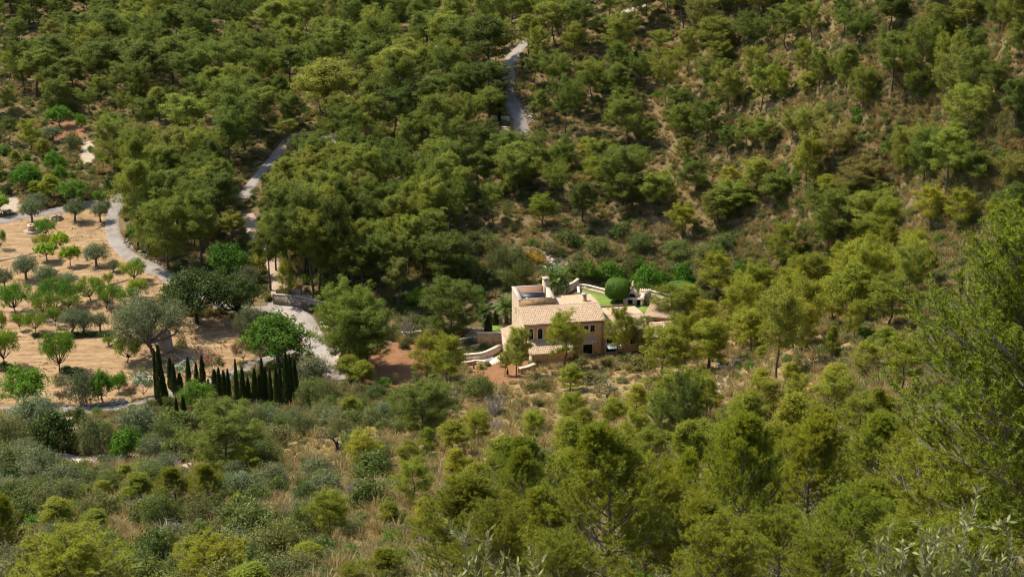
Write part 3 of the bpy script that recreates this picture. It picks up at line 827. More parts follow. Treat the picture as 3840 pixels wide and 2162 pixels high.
PR = {}
PR['pine'] = [make_pine(s, 9, 6.2, b, f, l, 5, 50, .22, .078, rc=.53, lean=ln) for s, b, f, l, ln in
              [(1, .42, 'round', 26, .05), (2, .5, 'round', 24, .09), (3, .34, 'round', 30, .04), (4, .56, 'flat', 22, .08), (5, .45, 'round', 22, .12), (6, .5, 'flat', 20, .05), (7, .3, 'cone', 30, .05), (8, .55, 'round', 18, .06)]]
PR['tall'] = [make_pine(s, 12, 5.6, b, 'round', 26, 5, 50, .24, .08, rc=.55, lean=.05, dead=16) for s, b in [(11, .55), (12, .48), (13, .6)]]
PR['big'] = [make_pine(s, 11, 9, b, 'round', 46, 5, 58, .23, .08, rc=.56, lean=.04) for s, b in [(21, .16), (22, .2), (23, .26)]]
PR['young'] = [make_pine(s, 6, 4.2, b, 'cone', 34, 4, 36, .22, .055, rc=.36, mat='pine_young', lean=.04) for s, b in [(31, .14), (32, .22), (33, .10), (34, .3)]]
PR['thin'] = [make_pine(s, 8, 4.8, b, 'round', 26, 4, 42, .24, .065, rc=.48, mat='pine_young', lean=.09) for s, b in [(41, .36), (42, .42), (43, .3)]]
PR['near'] = [tuft_pine(51, 8, 6.6, .10, 66, 12, 'cone', 4, 31, nl=.17, nw=.022, open_=.03), tuft_pine(52, 7, 6.4, .08, 62, 12, 'round', 4, 32, nl=.17, nw=.022), tuft_pine(53, 9, 6.4, .16, 68, 12, 'cone', 4, 31, nl=.17, nw=.022, lean=.07)]
PR['giant'] = [tuft_pine(54, 10, 9.0, .30, 110, 22, 'round', 6, 34, nl=.11, nw=.025, open_=.02, even=.2)]
PR['olive'] = [make_broad(s, 3.4, 3.6, .30, 6, 16, 5200, .17, .075, 'olive', 'bark_grey', 'dome', .055, .27, .16) for s in (61, 62, 63)]
PR['almond'] = [make_broad(s, 3.6, 4.0, .22, 8, 18, 6000, .19, .085, 'almond', 'bark_dark', 'vase', .028, .25, .08) for s in (71, 72, 73)]
PR['fig'] = [make_broad(s, 3.0, 3.4, .38, 6, 13, 2200, .26, .19, 'fig', 'bark_grey', 'wide', .03, .2, .1) for s in (81, 82)]
PR['carob'] = [make_broad(s, 6, 6.6, .20, 9, 28, 11000, .20, .12, 'carob', 'bark_dark', 'dome', .035, .2, .1) for s in (91, 92)]
PR['bigolive'] = [make_broad(s, 6.5, 8.6, .20, 9, 28, 13000, .20, .085, 'olive', 'bark_grey', 'dome', .04, .19, .14) for s in (101, 102)]
PR['green'] = [make_broad(s, 5, 5.6, .20, 8, 22, 8000, .20, .12, 'green', 'bark_grey', 'dome', .03, .2, .1) for s in (111, 112)]
PR['olea_pink'] = [make_broad(121, 2.4, 2.8, .12, 8, 13, 2600, .18, .06, 'oleander', 'bark_grey', 'vase', .02, .2, .08, ('pinkflower', 420))]
PR['olea_white'] = [make_broad(122, 2.6, 3.0, .12, 8, 13, 2600, .18, .06, 'oleander', 'bark_grey', 'vase', .02, .2, .08, ('whiteflower', 560))]
PR['cypress'] = [make_cypress(s) for s in (131, 132, 133)]
PR['grey'] = [make_shrub(s, 1.6, 2.4, 11, 1900, .15, .055, 'maquis_grey', 18) for s in (141, 142, 143)]
PR['mgreen'] = [make_shrub(s, 1.6, 2.2, 11, 1900, .15, .075, 'maquis_green', 14) for s in (151, 152, 153)]
PR['bright'] = [make_shrub(s, 1.8, 2.4, 12, 2200, .16, .10, 'maquis_bright', 12) for s in (161, 162)]
PR['brown'] = [make_shrub(s, 1.0, 1.6, 9, 1000, .16, .035, 'maquis_brown', 22, blade=True) for s in (171, 172)]
PR['gorse'] = [make_shrub(s, .8, 1.6, 9, 900, .10, .05, 'gorse', 10) for s in (181,)]
PR['darkshrub'] = [make_shrub(s, 2.6, 3.2, 15, 3600, .18, .11, 'carob', 14, bark='bark_dark') for s in (191, 192)]
PR['bigshrub'] = [make_shrub(s, 3.4, 4.4, 20, 6500, .18, .075, m, 26) for s, m in ((201, 'maquis_grey'), (202, 'maquis_green'), (203, 'olive'))]
PR['bareshrub'] = [make_shrub(s, 1.8, 2.6, 11, 260, .10, .03, 'maquis_brown', 90, bark='bark_pale') for s in (211, 212)]
PR['tuft'] = [make_tussock(s, h, w, n, bw, m) for s, h, w, n, bw, m in ((221, .55, .8, 60, .035, 'straw'), (222, .75, 1.0, 70, .04, 'straw2'), (223, .40, .9, 55, .04, 'straw'), (224, 1.1, 1.3, 80, .04, 'straw2'))]
PR['topiary'] = [make_topiary(231)]
# ------------------------------------------------------------------ house materials
M['stone'] = stone_mat('rubble_stone', [(.44, .205, .066), (.58, .315, .130), (.64, .395, .185), (.50, .250, .090)], (.58, .39, .20), 3.0)  # ochre saturation also carries the warm bounce light on the shaded front
M['stone_pale_sunlit'] = stone_mat('pale_sunlit_rubble', [(.52, .37, .225), (.65, .49, .32), (.70, .555, .385), (.48, .32, .19)], (.64, .51, .36), 3.0)  # pale stone, lifted further to put sunlight on gable and tower into colour
M['drystone'] = stone_mat('dry_stone', [(.28, .20, .13), (.38, .29, .20), (.45, .36, .26), (.24, .17, .11)], (.12, .09, .06), 2.6)
M['ashlar'] = plain_mat('dressed_sandstone', (.68, .55, .40), .85, .15, 4)
M['coping'] = plain_mat('weathered_coping', (.40, .34, .28), .9, .25, 2.5)
M['plaster'] = plain_mat('pink_plaster', (.50, .28, .17), .9, .12, 2)
M['darkglass'] = plain_mat('dark_glass', (.012, .014, .016), .12, .1, 1, 0)
M['black_and_shade'] = plain_mat('black_and_painted_shade', (.018, .014, .012), .95, .2, 1, 0)  # near-black: painted shade in openings, and plain black metal
M['shutter'] = plain_mat('blue_green_shutter', (.16, .27, .28), .6, .1, 5)
M['wood'] = plain_mat('brown_wood', (.13, .075, .04), .75, .25, 8)
M['blackpanel'] = plain_mat('black_solar_glass', (.012, .013, .016), .5, .1, 1, 0)
M['metal'] = plain_mat('galvanised_metal', (.55, .56, .58), .4, .1, 4, 0, .6)
M['whitetank'] = plain_mat('white_enamel', (.75, .75, .73), .4, .05, 4, 0)
M['canvas'] = plain_mat('pale_blue_canvas', (.60, .72, .82), .8, .05, 3)
M['whitelime'] = plain_mat('pale_limewash', (.50, .37, .25), .9, .12, 3)
M['pebble'] = plain_mat('grey_stone', (.34, .29, .24), .95, .3, 4)

def tile_mat():
    m, nt, N, Lk, P = nodes('clay_tiles')
    ge = N.new("ShaderNodeNewGeometry"); tc = N.new("ShaderNodeTexCoord")
    c = ramp(nt, [(0, (.43, .30, .185)), (.3, (.47, .335, .21)), (.7, (.51, .37, .24)), (1, (.54, .405, .275))], ge.outputs["Random Per Island"])
    n = noise(nt, 2.2, 6, .65, tc.outputs["Object"])
    Lk.new(mixc(nt, c, (.62, .56, .50), math_n(nt, 'MULTIPLY', n, .6), 'MULTIPLY'), P.inputs["Base Color"])
    P.inputs["Roughness"].default_value = .9
    return m
M['tile'] = tile_mat()

def lawn_mat():
    m, nt, N, Lk, P = nodes('mown_lawn')
    tc = N.new("ShaderNodeTexCoord"); n1 = noise(nt, .6, 5, .6, tc.outputs["Object"]); n2 = noise(nt, 22, 3, .7, tc.outputs["Object"])
    c = ramp(nt, [(.3, (.085, .165, .014)), (.5, (.135, .215, .020)), (.72, (.215, .255, .042))], mixc(nt, n1, n2, .35))
    Lk.new(c, P.inputs["Base Color"]); P.inputs["Roughness"].default_value = .9; Lk.new(bump(nt, n2, .8, .05), P.inputs["Normal"])
    return m
M['lawn'] = lawn_mat()

def roof_tiles(mb, A, B, C, D, seed=0, pw=.26, pl=.42):
    """barrel tiles on the slope A-B (eave) to D-C (ridge): every tile its own arched piece, rows lapped"""
    rng = np.random.RandomState(seed)
    A, B, C, D = (np.array(p, float) for p in (A, B, C, D))
    nc = max(2, int(round(np.linalg.norm(B - A) / pw))); nr = max(2, int(round(np.linalg.norm(D - A) / pl)))
    nrm = unit(np.cross(B - A, D - A)); nrm = nrm if nrm[2] > 0 else -nrm
    a = np.linspace(0, math.pi, 5)
    for kind in (0, 1):
        for r in range(nr):
            for c in range(nc + kind):
                s = (c + (.5 if kind == 0 else 0.0) + rng.normal() * .03) / nc
                w = .60 / nc * (1 if kind == 0 else .8); V = []
                for t, h, k in ((r / nr - .02, .055, 1.0), ((r + 1) / nr + .03, .02, .86)):
                    t = min(max(t, -.012), 1.0)
                    for x in a:
                        ss = min(max(s + math.cos(x) * w * k, -.004), 1.004)
                        q = (A + (B - A) * ss) * (1 - t) + (D + (C - D) * ss) * t
                        V.append(q + nrm * (h + (math.sin(x) * .09 * k if kind == 0 else .02 - math.sin(x) * .05) + rng.normal() * .004))
                mb.add(V, [(i, i + 1, i + 6, i + 5) for i in range(4)])

def tiled_slope(parent, A, B, C, D, seed=0, name="roof_slope"):
    A, B, C, D = (np.array(p, float) for p in (A, B, C, D))
    mb = MB(); dz = np.array([0, 0, .12])
    mb.add([A, B, C, D, A - dz, B - dz, C - dz, D - dz], [(0, 1, 2, 3), (7, 6, 5, 4), (0, 4, 5, 1), (1, 5, 6, 2), (2, 6, 7, 3), (3, 7, 4, 0)])
    o = mb.build(name, M['ashlar'], parent)
    mb = MB(); roof_tiles(mb, A, B, C, D, seed)
    tag(mb.build("tile_courses", M['tile'], o), kind="stuff")
    return o

def wall_panel(mb, O, du, L, z0, z1, holes, depth=.3, mat=0):
    """a wall face with real openings: O start, du direction, holes (a0, a1, b0, b1, arched)"""
    O = np.array(O, float); du = np.array(du, float); nv = np.array([-du[1], du[0]])   # inwards
    xs = sorted({0, L, *[h[0] for h in holes], *[h[1] for h in holes]}); zs = sorted({z0, z1, *[h[2] for h in holes], *[h[3] for h in holes]})
    def p(a, z, d=0.0):
        q = O + du * a + nv * d; return (q[0], q[1], z)
    for i in range(len(xs) - 1):
        for j in range(len(zs) - 1):
            cx = (xs[i] + xs[i + 1]) / 2; cz = (zs[j] + zs[j + 1]) / 2
            if any(h[0] < cx < h[1] and h[2] < cz < h[3] for h in holes): continue
            mb.add([p(xs[i], zs[j]), p(xs[i + 1], zs[j]), p(xs[i + 1], zs[j + 1]), p(xs[i], zs[j + 1])], [(0, 1, 2, 3)], mat=mat)
    for a0, a1, b0, b1, arch in holes:
        c = [(a0, b0), (a1, b0), (a1, b1), (a0, b1)]
        for k in range(4):
            (s, t), (s2, t2) = c[k], c[(k + 1) % 4]
            mb.add([p(s, t), p(s2, t2), p(s2, t2, depth), p(s, t, depth)], [(0, 1, 2, 3)], mat=mat)
        if arch:
            r = (a1 - a0) / 2; m = (a0 + a1) / 2; sp = b1 - r; an = np.linspace(0, math.pi, 9)
            arc = [(m + r * math.cos(x), sp + r * math.sin(x)) for x in an]
            for half, corner in ((arc[:5], (a1, b1)), (arc[4:], (a0, b1))):
                V = [p(*corner, -.001)] + [p(*q, -.001) for q in half]
                mb.add(V, tris=[(0, i, i + 1) for i in range(1, len(half))], mat=mat)

def window(parent, O, du, a0, a1, b0, b1, arch=False, surround=.13, shut=False, pane='darkglass', depth=.18, name="window", mull=True):
    O = np.array(O, float); du = np.array(du, float); nv = np.array([-du[1], du[0]])
    def p(a, z, d): q = O + du * a + nv * d; return (q[0], q[1], z)
    def slab(mb, x0, x1, z0, z1, d0, d1):
        V = [p(x0, z0, d0), p(x1, z0, d0), p(x1, z0, d1), p(x0, z0, d1), p(x0, z1, d0), p(x1, z1, d0), p(x1, z1, d1), p(x0, z1, d1)]
        mb.add(V, [(0, 3, 2, 1), (4, 5, 6, 7), (0, 1, 5, 4), (1, 2, 6, 5), (2, 3, 7, 6), (3, 0, 4, 7)])
    mb = MB(); slab(mb, a0, a1, b0, b1, depth, depth + .03)
    w = mb.build(name, M[pane], parent)
    if mull:
        mb = MB(); m = (a0 + a1) / 2
        slab(mb, m - .025, m + .025, b0, b1, depth - .03, depth - .002); slab(mb, a0, a1, (b0 + b1) / 2 - .02, (b0 + b1) / 2 + .02, depth - .032, depth - .003)
        mb.build("glazing_bar", M['wood'], w)
    if surround:
        mb = MB(); s = surround
        if arch:
            r = (a1 - a0) / 2; m = (a0 + a1) / 2; sp = b1 - r
            pts_i = [(a0, b0)] + [(m - r * math.cos(x), sp + r * math.sin(x)) for x in np.linspace(0, math.pi, 11)] + [(a1, b0)]
            ro = r + s
            pts_o = [(a0 - s, b0)] + [(m - ro * math.cos(x), sp + ro * math.sin(x)) for x in np.linspace(0, math.pi, 11)] + [(a1 + s, b0)]
            for i in range(len(pts_i) - 1):
                V = [p(*pts_i[i], -.04), p(*pts_i[i + 1], -.04), p(*pts_o[i + 1], -.04), p(*pts_o[i], -.04), p(*pts_i[i], .1), p(*pts_i[i + 1], .1), p(*pts_o[i + 1], .1), p(*pts_o[i], .1)]
                mb.add(V, [(0, 1, 2, 3), (0, 4, 5, 1), (2, 6, 7, 3), (4, 7, 6, 5)])
        else:
            slab(mb, a0 - s, a0, b0, b1, -.04, .1); slab(mb, a1, a1 + s, b0, b1, -.04, .1); slab(mb, a0 - s, a1 + s, b1, b1 + s * 1.2, -.042, .1)
        mb.build("surround", M['ashlar'], w)
    mb = MB(); slab(mb, a0 - surround - .03, a1 + surround + .03, b0 - .12, b0, -.08, .12); mb.build("sill", M['ashlar'], w)
    if shut:
        for s in (0, 1):
            mb = MB(); m = (a0 + a1) / 2
            slab(mb, a0 + .01 if s == 0 else m + .01, m - .01 if s == 0 else a1 - .01, b0, b1 - (.0 if not arch else .22), .02, .06)
            for z in np.arange(b0 + .1, b1 - .3, .14): slab(mb, (a0 if s == 0 else m) + .05, (m if s == 0 else a1) - .05, z, z + .05, .0, .018)
            mb.build("shutter", M['shutter'], w)
    return w

# ------------------------------------------------------------------ the stone house
EA, RI, RV, RE = 5.05, 6.10, 4.15, 5.42       # eave, ridge, ridge position, rear eave heights
house = thing("stone_house", "two-storey rubble stone house with tiled roof and walled roof terrace", "house", (HO[0], HO[1], 0), PHI)
LN = 11.4
HOLES = [(.60, 1.26, 2.70, 4.30, True), (1.94, 2.60, 2.70, 4.30, True), (8.58, 9.22, 3.28, 4.30, False), (9.50, 10.14, 3.28, 4.30, False), (8.5, 9.85, -.05, 2.1, False), (5.0, 5.6, 3.1, 4.2, False)]
mb = MB()
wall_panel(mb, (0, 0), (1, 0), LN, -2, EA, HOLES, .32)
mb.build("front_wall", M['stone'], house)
mb = MB()
GH = [(1.1, 1.6, 2.7, 4.1, True), (2.0, 2.5, 2.7, 4.1, True)]
GH = [(4.45 - h[1], 4.45 - h[0], h[2], h[3], h[4]) for h in GH]
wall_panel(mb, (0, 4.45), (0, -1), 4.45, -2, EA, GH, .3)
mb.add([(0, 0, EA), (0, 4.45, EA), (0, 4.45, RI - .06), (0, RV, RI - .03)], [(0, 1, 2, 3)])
mb.build("gable_wall", M['stone_pale_sunlit'], house)
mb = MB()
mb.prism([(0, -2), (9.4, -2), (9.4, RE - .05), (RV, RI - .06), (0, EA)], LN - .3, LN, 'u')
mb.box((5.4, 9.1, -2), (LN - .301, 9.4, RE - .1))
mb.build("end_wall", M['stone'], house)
for h in HOLES[:2]: window(house, (0, 0), (1, 0), *h[:4], arch=True, surround=.16)
for h in HOLES[2:4]: window(house, (0, 0), (1, 0), *h[:4], surround=.135)
window(house, (0, 0), (1, 0), *HOLES[5][:4])
for h in GH: window(house, (0, 4.45), (0, -1), *h[:4], arch=True, surround=.11, shut=True, mull=False)
dr = window(house, (0, 0), (1, 0), *HOLES[4][:4], surround=.14, pane='black_and_shade', name="doorway", mull=False)  # near-black pane puts the doorway's shade into colour
# near-black blocks: the unlit rooms behind the openings, painted as colour
mb = MB(); mb.box((.35, .6, -1.9), (LN - .35, 4.0, 2.4)); mb.box((.35, .62, 2.45), (LN - .35, 4.0, 4.9)); mb.build("dark_room_block", M['black_and_shade'], house)
# roofs
tiled_slope(house, (-.12, -.32, EA - .02), (LN + .22, -.32, EA - .02), (LN + .22, RV, RI), (-.12, RV, RI), 1)
tiled_slope(house, (LN + .22, 9.75, RE), (5.34, 9.75, RE), (5.34, RV + .02, RI + .002), (LN + .22, RV + .02, RI + .002), 2)
tiled_slope(house, (5.32, 4.58, RI - .06), (-.12, 4.58, RI - .06), (-.12, RV + .02, RI + .002), (5.32, RV + .02, RI + .002), 3)
mb = MB()
for i in range(38):
    u = -.1 + i * .305
    V = [(u + d, RV + .13 * math.cos(x) * k, RI + .05 + .10 * math.sin(x) * k) for d, k in ((0, 1.0), (.33, .9)) for x in np.linspace(0, math.pi, 6)]
    mb.add(V, [(j, j + 1, j + 7, j + 6) for j in range(5)])
tag(mb.build("ridge_tiles", M['tile'], house), kind="stuff")
for z, y, uu in ((EA - .10, -.36, (-.12, LN + .22)),):
    mb = MB(); mb.box((uu[0], y, z - .05), (uu[1], y + .1, z)); mb.build("gutter", M['wood'], house)
# tower with roof terrace
TW, T0, T1, TZ = 5.3, 4.6, 10.6, 7.0
mb = MB(); TH = [(3.4, 3.85, 3.9, 5.3, True)]
wall_panel(mb, (-.02, T1), (0, -1), T1 - T0 + .1, -2, TZ, TH, .3)
mb.build("tower_side_wall", M['stone_pale_sunlit'], house)
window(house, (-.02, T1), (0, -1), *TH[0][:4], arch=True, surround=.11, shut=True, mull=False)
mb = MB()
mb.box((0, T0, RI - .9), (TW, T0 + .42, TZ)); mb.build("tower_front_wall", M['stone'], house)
mb = MB(); mb.box((TW - .4, T0 + .421, 3), (TW, T1 - .3, TZ)); mb.build("tower_end_wall", M['stone_pale_sunlit'], house)
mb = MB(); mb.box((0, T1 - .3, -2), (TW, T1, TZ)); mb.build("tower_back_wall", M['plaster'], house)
mb = MB(); mb.box((.0, T0 + .422, 4), (.38, T1 - .301, TZ - .002)); mb.build("parapet", M['stone_pale_sunlit'], house)
mb = MB(); mb.box((.381, T0 + .423, 4.4), (TW - .401, T1 - .302, 5.25)); mb.build("terrace_floor", M['ashlar'], house)
mb = MB()
mb.box((-.08, T0 - .08, TZ), (.62, T1 + .05, TZ + .09)); mb.box((TW - .45, T0 - .08, TZ + .001), (TW + .06, T1 + .05, TZ + .088))
mb.box((.621, T0 - .08, TZ + .002), (TW - .451, T0 + .02, TZ + .10)); mb.box((.621, T0 + .36, TZ + .003), (TW - .451, T0 + .46, TZ + .10))
mb.box((.621, T1 - .3, TZ + .001), (TW - .451, T1 + .05, TZ + .07)); mb.build("coping", M['coping'], house)
mb = MB(); mb.box((TW - .75, T1 - .75, 4), (TW + .08, T1 + .07, TZ + .95)); o = mb.build("chimney", M['stone_pale_sunlit'], house)
mb = MB(); mb.box((TW - .85, T1 - .85, TZ + 1.2), (TW + .18, T1 + .17, TZ + 1.29)); mb.build("chimney_cap", M['coping'], o)
for a in (TW - .72, TW - .1):
    mb = MB(); mb.box((a, T1 - .72, TZ + .951), (a + .15, T1 + .04, TZ + 1.199)); mb.build("chimney_post", M['ashlar'], o)
def chimney(u, v, z0, z1, s, name="chimney"):
    mb = MB(); mb.box((u - s, v - s, z0), (u + s, v + s, z1)); o = mb.build(name, M['stone'], house)
    for a in (-1, 1):
        for b in (-1, 1): mb = MB(); mb.box((u + a * s * .75 - .05, v + b * s * .75 - .05, z1 + .001), (u + a * s * .75 + .05, v + b * s * .75 + .05, z1 + .2)); mb.build("chimney_post", M['ashlar'], o)
    mb = MB(); mb.box((u - s - .08, v - s - .08, z1 + .201), (u + s + .08, v + s + .08, z1 + .28)); mb.build("chimney_cap", M['coping'], o)
chimney(9.75, 5.6, 4.5, 6.85, .3)
# solar heater standing on the terrace
so = thing("solar_heater", "black solar panels with steel tubes on the roof terrace", "solar panel", (*from_uv(.45, 5.4), 5.25), PHI)
mb = MB()
V = np.array([(.25, 3.2, .35), (4.1, 2.6, .35), (4.1, 3.5, 1.25), (.25, 4.1, 1.25)]); mb.add(np.vstack([V, V + np.array([0, .06, -.08])]), [(0, 1, 2, 3), (7, 6, 5, 4), (0, 4, 5, 1), (1, 5, 6, 2), (2, 6, 7, 3), (3, 7, 4, 0)])
mb.build("collector_panel", M['blackpanel'], so)
mb = MB(); V = np.array([(.05, .4, .95), (.75, .3, .45), (.75, 4.4, .45), (.05, 4.5, .95)]); mb.add(np.vstack([V, V + np.array([0, 0, -.08])]), [(0, 1, 2, 3), (7, 6, 5, 4), (0, 4, 5, 1), (1, 5, 6, 2), (2, 6, 7, 3), (3, 7, 4, 0)])
mb.build("collector_panel", M['blackpanel'], so)
for P in ([(.2, 3.15, .4), (4.15, 2.55, .4)], [(.2, 4.15, 1.3), (4.15, 3.55, 1.3)], [(.8, .3, .5), (.8, 4.4, .5)], [(1.0, 1.0, 0), (1.0, 1.0, 1.3)]):
    mb = MB(); mb.tube(np.array(P), .03, 6); mb.build("rail", M['metal'], so)
mb = MB(); mb.tube(catmull([(.1, 2.9, 1.35), (.15, 2.3, 1.4), (.2, 1.6, 1.35), (.35, 1.1, 1.3)], 5), .09, 7); mb.build("white_pipe", M['whitetank'], so)
mb = MB(); mb.tube(np.array([(1.0, .9, .9), (1.0, .9, 1.0), (1.0, .9, 1.45), (1.0, .9, 1.5)]), [.05, .14, .14, .05], 8); mb.build("white_valve", M['whitetank'], so)

# lean-to room in front
lr = thing("lean_to_room", "low stone room with tiled lean-to roof under the arched windows", "outbuilding", (HO[0], HO[1], 0), PHI)
mb = MB(); wall_panel(mb, (.55, -2.75), (1, 0), 5.9, -2, 1.62, [], .3); mb.build("front_wall", M['stone'], lr)
mb = MB(); mb.prism([(-2.749, -2), (-.03, -2), (-.03, 2.45), (-2.749, 1.62)], .55, .85, 'u'); mb.build("side_wall", M['stone_pale_sunlit'], lr)
mb = MB(); mb.prism([(-2.749, -2), (-.03, -2), (-.03, 2.45), (-2.749, 1.62)], 6.1, 6.45, 'u'); mb.build("side_wall", M['stone_pale_sunlit'], lr)
tiled_slope(lr, (.35, -3.05, 1.62), (6.65, -3.05, 1.62), (6.65, -.06, 2.56), (.35, -.06, 2.56), 4)
# small awning over the door
aw = thing("door_awning", "small dark tiled awning above the doorway", "awning", (HO[0], HO[1], 0), PHI)
tiled_slope(aw, (8.2, -1.05, 1.98), (10.35, -1.05, 1.98), (10.35, -.06, 2.42), (8.2, -.06, 2.42), 5)
for u in (8.35, 10.2):
    mb = MB(); mb.tube(np.array([(u, -.02, 1.5), (u, -.9, 1.9)]), .05, 5); mb.build("bracket", M['wood'], aw)
# porch on the gable side
po = thing("side_porch", "brown tiled porch roof against the sunlit gable wall", "porch", (HO[0], HO[1], 0), PHI)
tiled_slope(po, (-2.7, 4.6, 2.75), (-2.5, .2, 2.65), (-.04, .6, 3.45), (-.04, 4.9, 3.5), 6)
mb = MB(); mb.prism([(-2.45, .4), (-2.2, .4), (-2.35, 4.4), (-2.6, 4.4)], -2, 2.62, 'z'); mb.build("porch_wall", M['whitelime'], po)
mb = MB(); mb.prism([(-2.19, .41), (-.05, .71), (-.05, .95), (-2.19, .65)], -2, 2.7, 'z'); mb.build("porch_wall", M['stone_pale_sunlit'], po)
# lower wing to the east
wg = thing("low_wing", "low tiled wing joined to the east end of the stone house", "house wing", (HO[0], HO[1], 0), PHI)
W0, W1, WE, WR, WV = 11.43, 17.9, 3.15, 4.15, 4.0
mb = MB(); wall_panel(mb, (W0, .3), (1, 0), W1 - W0, -2, WE, [(.55, 2.1, -.05, 2.15, False), (4.0, 4.9, 1.0, 2.2, False)], .35); mb.build("front_wall", M['stone'], wg)
mb = MB(); mb.prism([(.3, -2), (8.4, -2), (8.4, 3.5), (WV, WR - .06), (.3, WE)], W1 - .3, W1, 'u'); mb.build("end_wall", M['stone'], wg)
window(wg, (W0, .3), (1, 0), .55, 2.1, -.05, 2.15, pane='black_and_shade', name="doorway", mull=False)  # shade of this opening is a near-black pane too
window(wg, (W0, .3), (1, 0), 4.0, 4.9, 1.0, 2.2)
tiled_slope(wg, (W0, -.05, WE - .03), (W1 + .25, -.05, WE - .03), (W1 + .25, WV, WR), (W0, WV, WR), 7)
tiled_slope(wg, (W1 + .25, 8.7, 3.52), (W0, 8.7, 3.52), (W0, WV + .02, WR + .002), (W1 + .25, WV + .02, WR + .002), 8)
mb = MB()
for i in range(22):
    u = W0 + i * .305
    V = [(u + d, WV + .13 * math.cos(x) * k, WR + .05 + .10 * math.sin(x) * k) for d, k in ((0, 1.0), (.33, .9)) for x in np.linspace(0, math.pi, 6)]
    mb.add(V, [(j, j + 1, j + 7, j + 6) for j in range(5)])
tag(mb.build("ridge_tiles", M['tile'], wg), kind="stuff")
mb = MB(); mb.box((14.2, 4.4, 3.4), (14.65, 4.85, 4.75)); o = mb.build("chimney", M['ashlar'], wg)
mb = MB(); mb.box((14.08, 4.28, 4.95), (14.77, 4.97, 5.03)); mb.build("chimney_cap", M['coping'], o)
mb = MB(); mb.box((14.22, 4.42, 4.751), (14.32, 4.83, 4.949)); mb.box((14.53, 4.42, 4.751), (14.63, 4.83, 4.949)); mb.build("chimney_post", M['ashlar'], o)
# terrace wing in front of the low wing, roofed lower
tw = thing("side_shed", "low tiled shed half hidden by pines east of the wing", "shed", (HO[0], HO[1], 0), PHI)
mb = MB(); wall_panel(mb, (18.3, -1.2), (1, 0), 4.2, -2, 2.0, [], .3); mb.box((18.3, -1.19, -2), (22.5, 3.0, 1.95)); mb.build("shed_wall", M['stone'], tw)
tiled_slope(tw, (18.05, -1.5, 2.02), (22.75, -1.5, 2.02), (22.75, 3.2, 3.0), (18.05, 3.2, 3.0), 9)
# annex with a hipped roof
an = thing("garden_annex", "small annex with pale single-slope tile roof beside the lawn", "outbuilding", (*from_uv(19.4, 6.9), 0), PHI - .5)
mb = MB(); wall_panel(mb, (0, 0), (1, 0), 5, -1, 2.75, [(1.2, 2.2, .9, 2.2, False)], .3); mb.box((.01, .34, -1), (5, 5.2, 2.7)); mb.prism([(.34, 2.7), (5.2, 2.7), (5.2, 3.35)], .01, 5, 'u'); mb.build("annex_wall", M['stone'], an)
window(an, (0, 0), (1, 0), 1.2, 2.2, .9, 2.2)
tiled_slope(an, (-.3, -.35, 2.78), (5.3, -.35, 2.78), (5.3, 5.5, 3.5), (-.3, 5.5, 3.5), 10)

# parasol
pr = thing("parasol", "pale blue square parasol outside the dark doorway", "parasol", (*from_uv(12.6, -1.6), -.1), PHI)
mb = MB(); s = 1.0; z = 1.75
mb.add([(-s, -s, z), (s, -s, z + .02), (s, s, z + .05), (-s, s, z), (0, 0, z + .42), (-s, -s, z - .14), (s, -s, z - .12), (s, s, z - .09), (-s, s, z - .14)], quads=[(0, 1, 6, 5), (1, 2, 7, 6), (2, 3, 8, 7), (3, 0, 5, 8)], tris=[(0, 1, 4), (1, 2, 4), (2, 3, 4), (3, 0, 4)])
mb.build("canopy", M['canvas'], pr)
mb = MB(); mb.tube(np.array([(0, 0, 0), (0, 0, z + .45)]), .03, 7); mb.build("pole", M['wood'], pr)
mb = MB(); mb.tube(np.array([(0, 0, 0), (0, 0, .06), (0, 0, .1)]), [.25, .25, .05], 10); mb.build("base", M['coping'], pr)

# ------------------------------------------------------------------ garden: lawn, walls, oven, steps
def drape_patch(name, poly_uv, z, mat, lb, cat):
    """flat patch given in the house frame"""
    mb = MB(); c = np.mean(poly_uv, 0); n = len(poly_uv)
    P = catmull(list(poly_uv) + [poly_uv[0]], 6)[:-1]
    V = [(*from_uv(*c), z)] + [(*from_uv(*p), z) for p in P]; m = len(P)
    V2 = [(*from_uv(*p), z - 1.2) for p in P]
    mb.add(V + V2, quads=[(1 + i, 1 + m + i, 1 + m + (i + 1) % m, 1 + (i + 1) % m) for i in range(m)], tris=[(0, 1 + i, 1 + (i + 1) % m) for i in range(m)])
    return tag(mb.build(name, M[mat]), lb, cat, kind="structure")
def on_plane(px, z):
    out = []
    for a, b_ in px:
        r_ = ray([a], [b_])[0]; q = CAMP + r_ * ((z - CAM_H) / r_[2]); out.append(tuple(float(t) for t in house_uv(q[0], q[1])))
    return out
drape_patch("lawn", on_plane([(2170, 1087), (2195, 1087), (2240, 1097), (2300, 1113), (2372, 1136), (2376, 1150), (2340, 1160), (2260, 1160), (2190, 1156), (2168, 1125)], 3.06), 3.06, 'lawn', "bright green lawn behind the stone house", "lawn")
drape_patch("lawn", [(17.6, 7.6), (20.6, 7.3), (21.2, 9.6), (19.5, 11.0), (17.2, 9.8)], 2.9, 'lawn', "small strip of lawn between the wing and the annex", "lawn")
drape_patch("lawn", [(-3.8, 6.6), (-1.6, 6.3), (-1.0, 9.0), (-2.2, 11.0), (-3.8, 10.0)], 1.0, 'lawn', "small lawn under the palm beside the tower", "lawn")

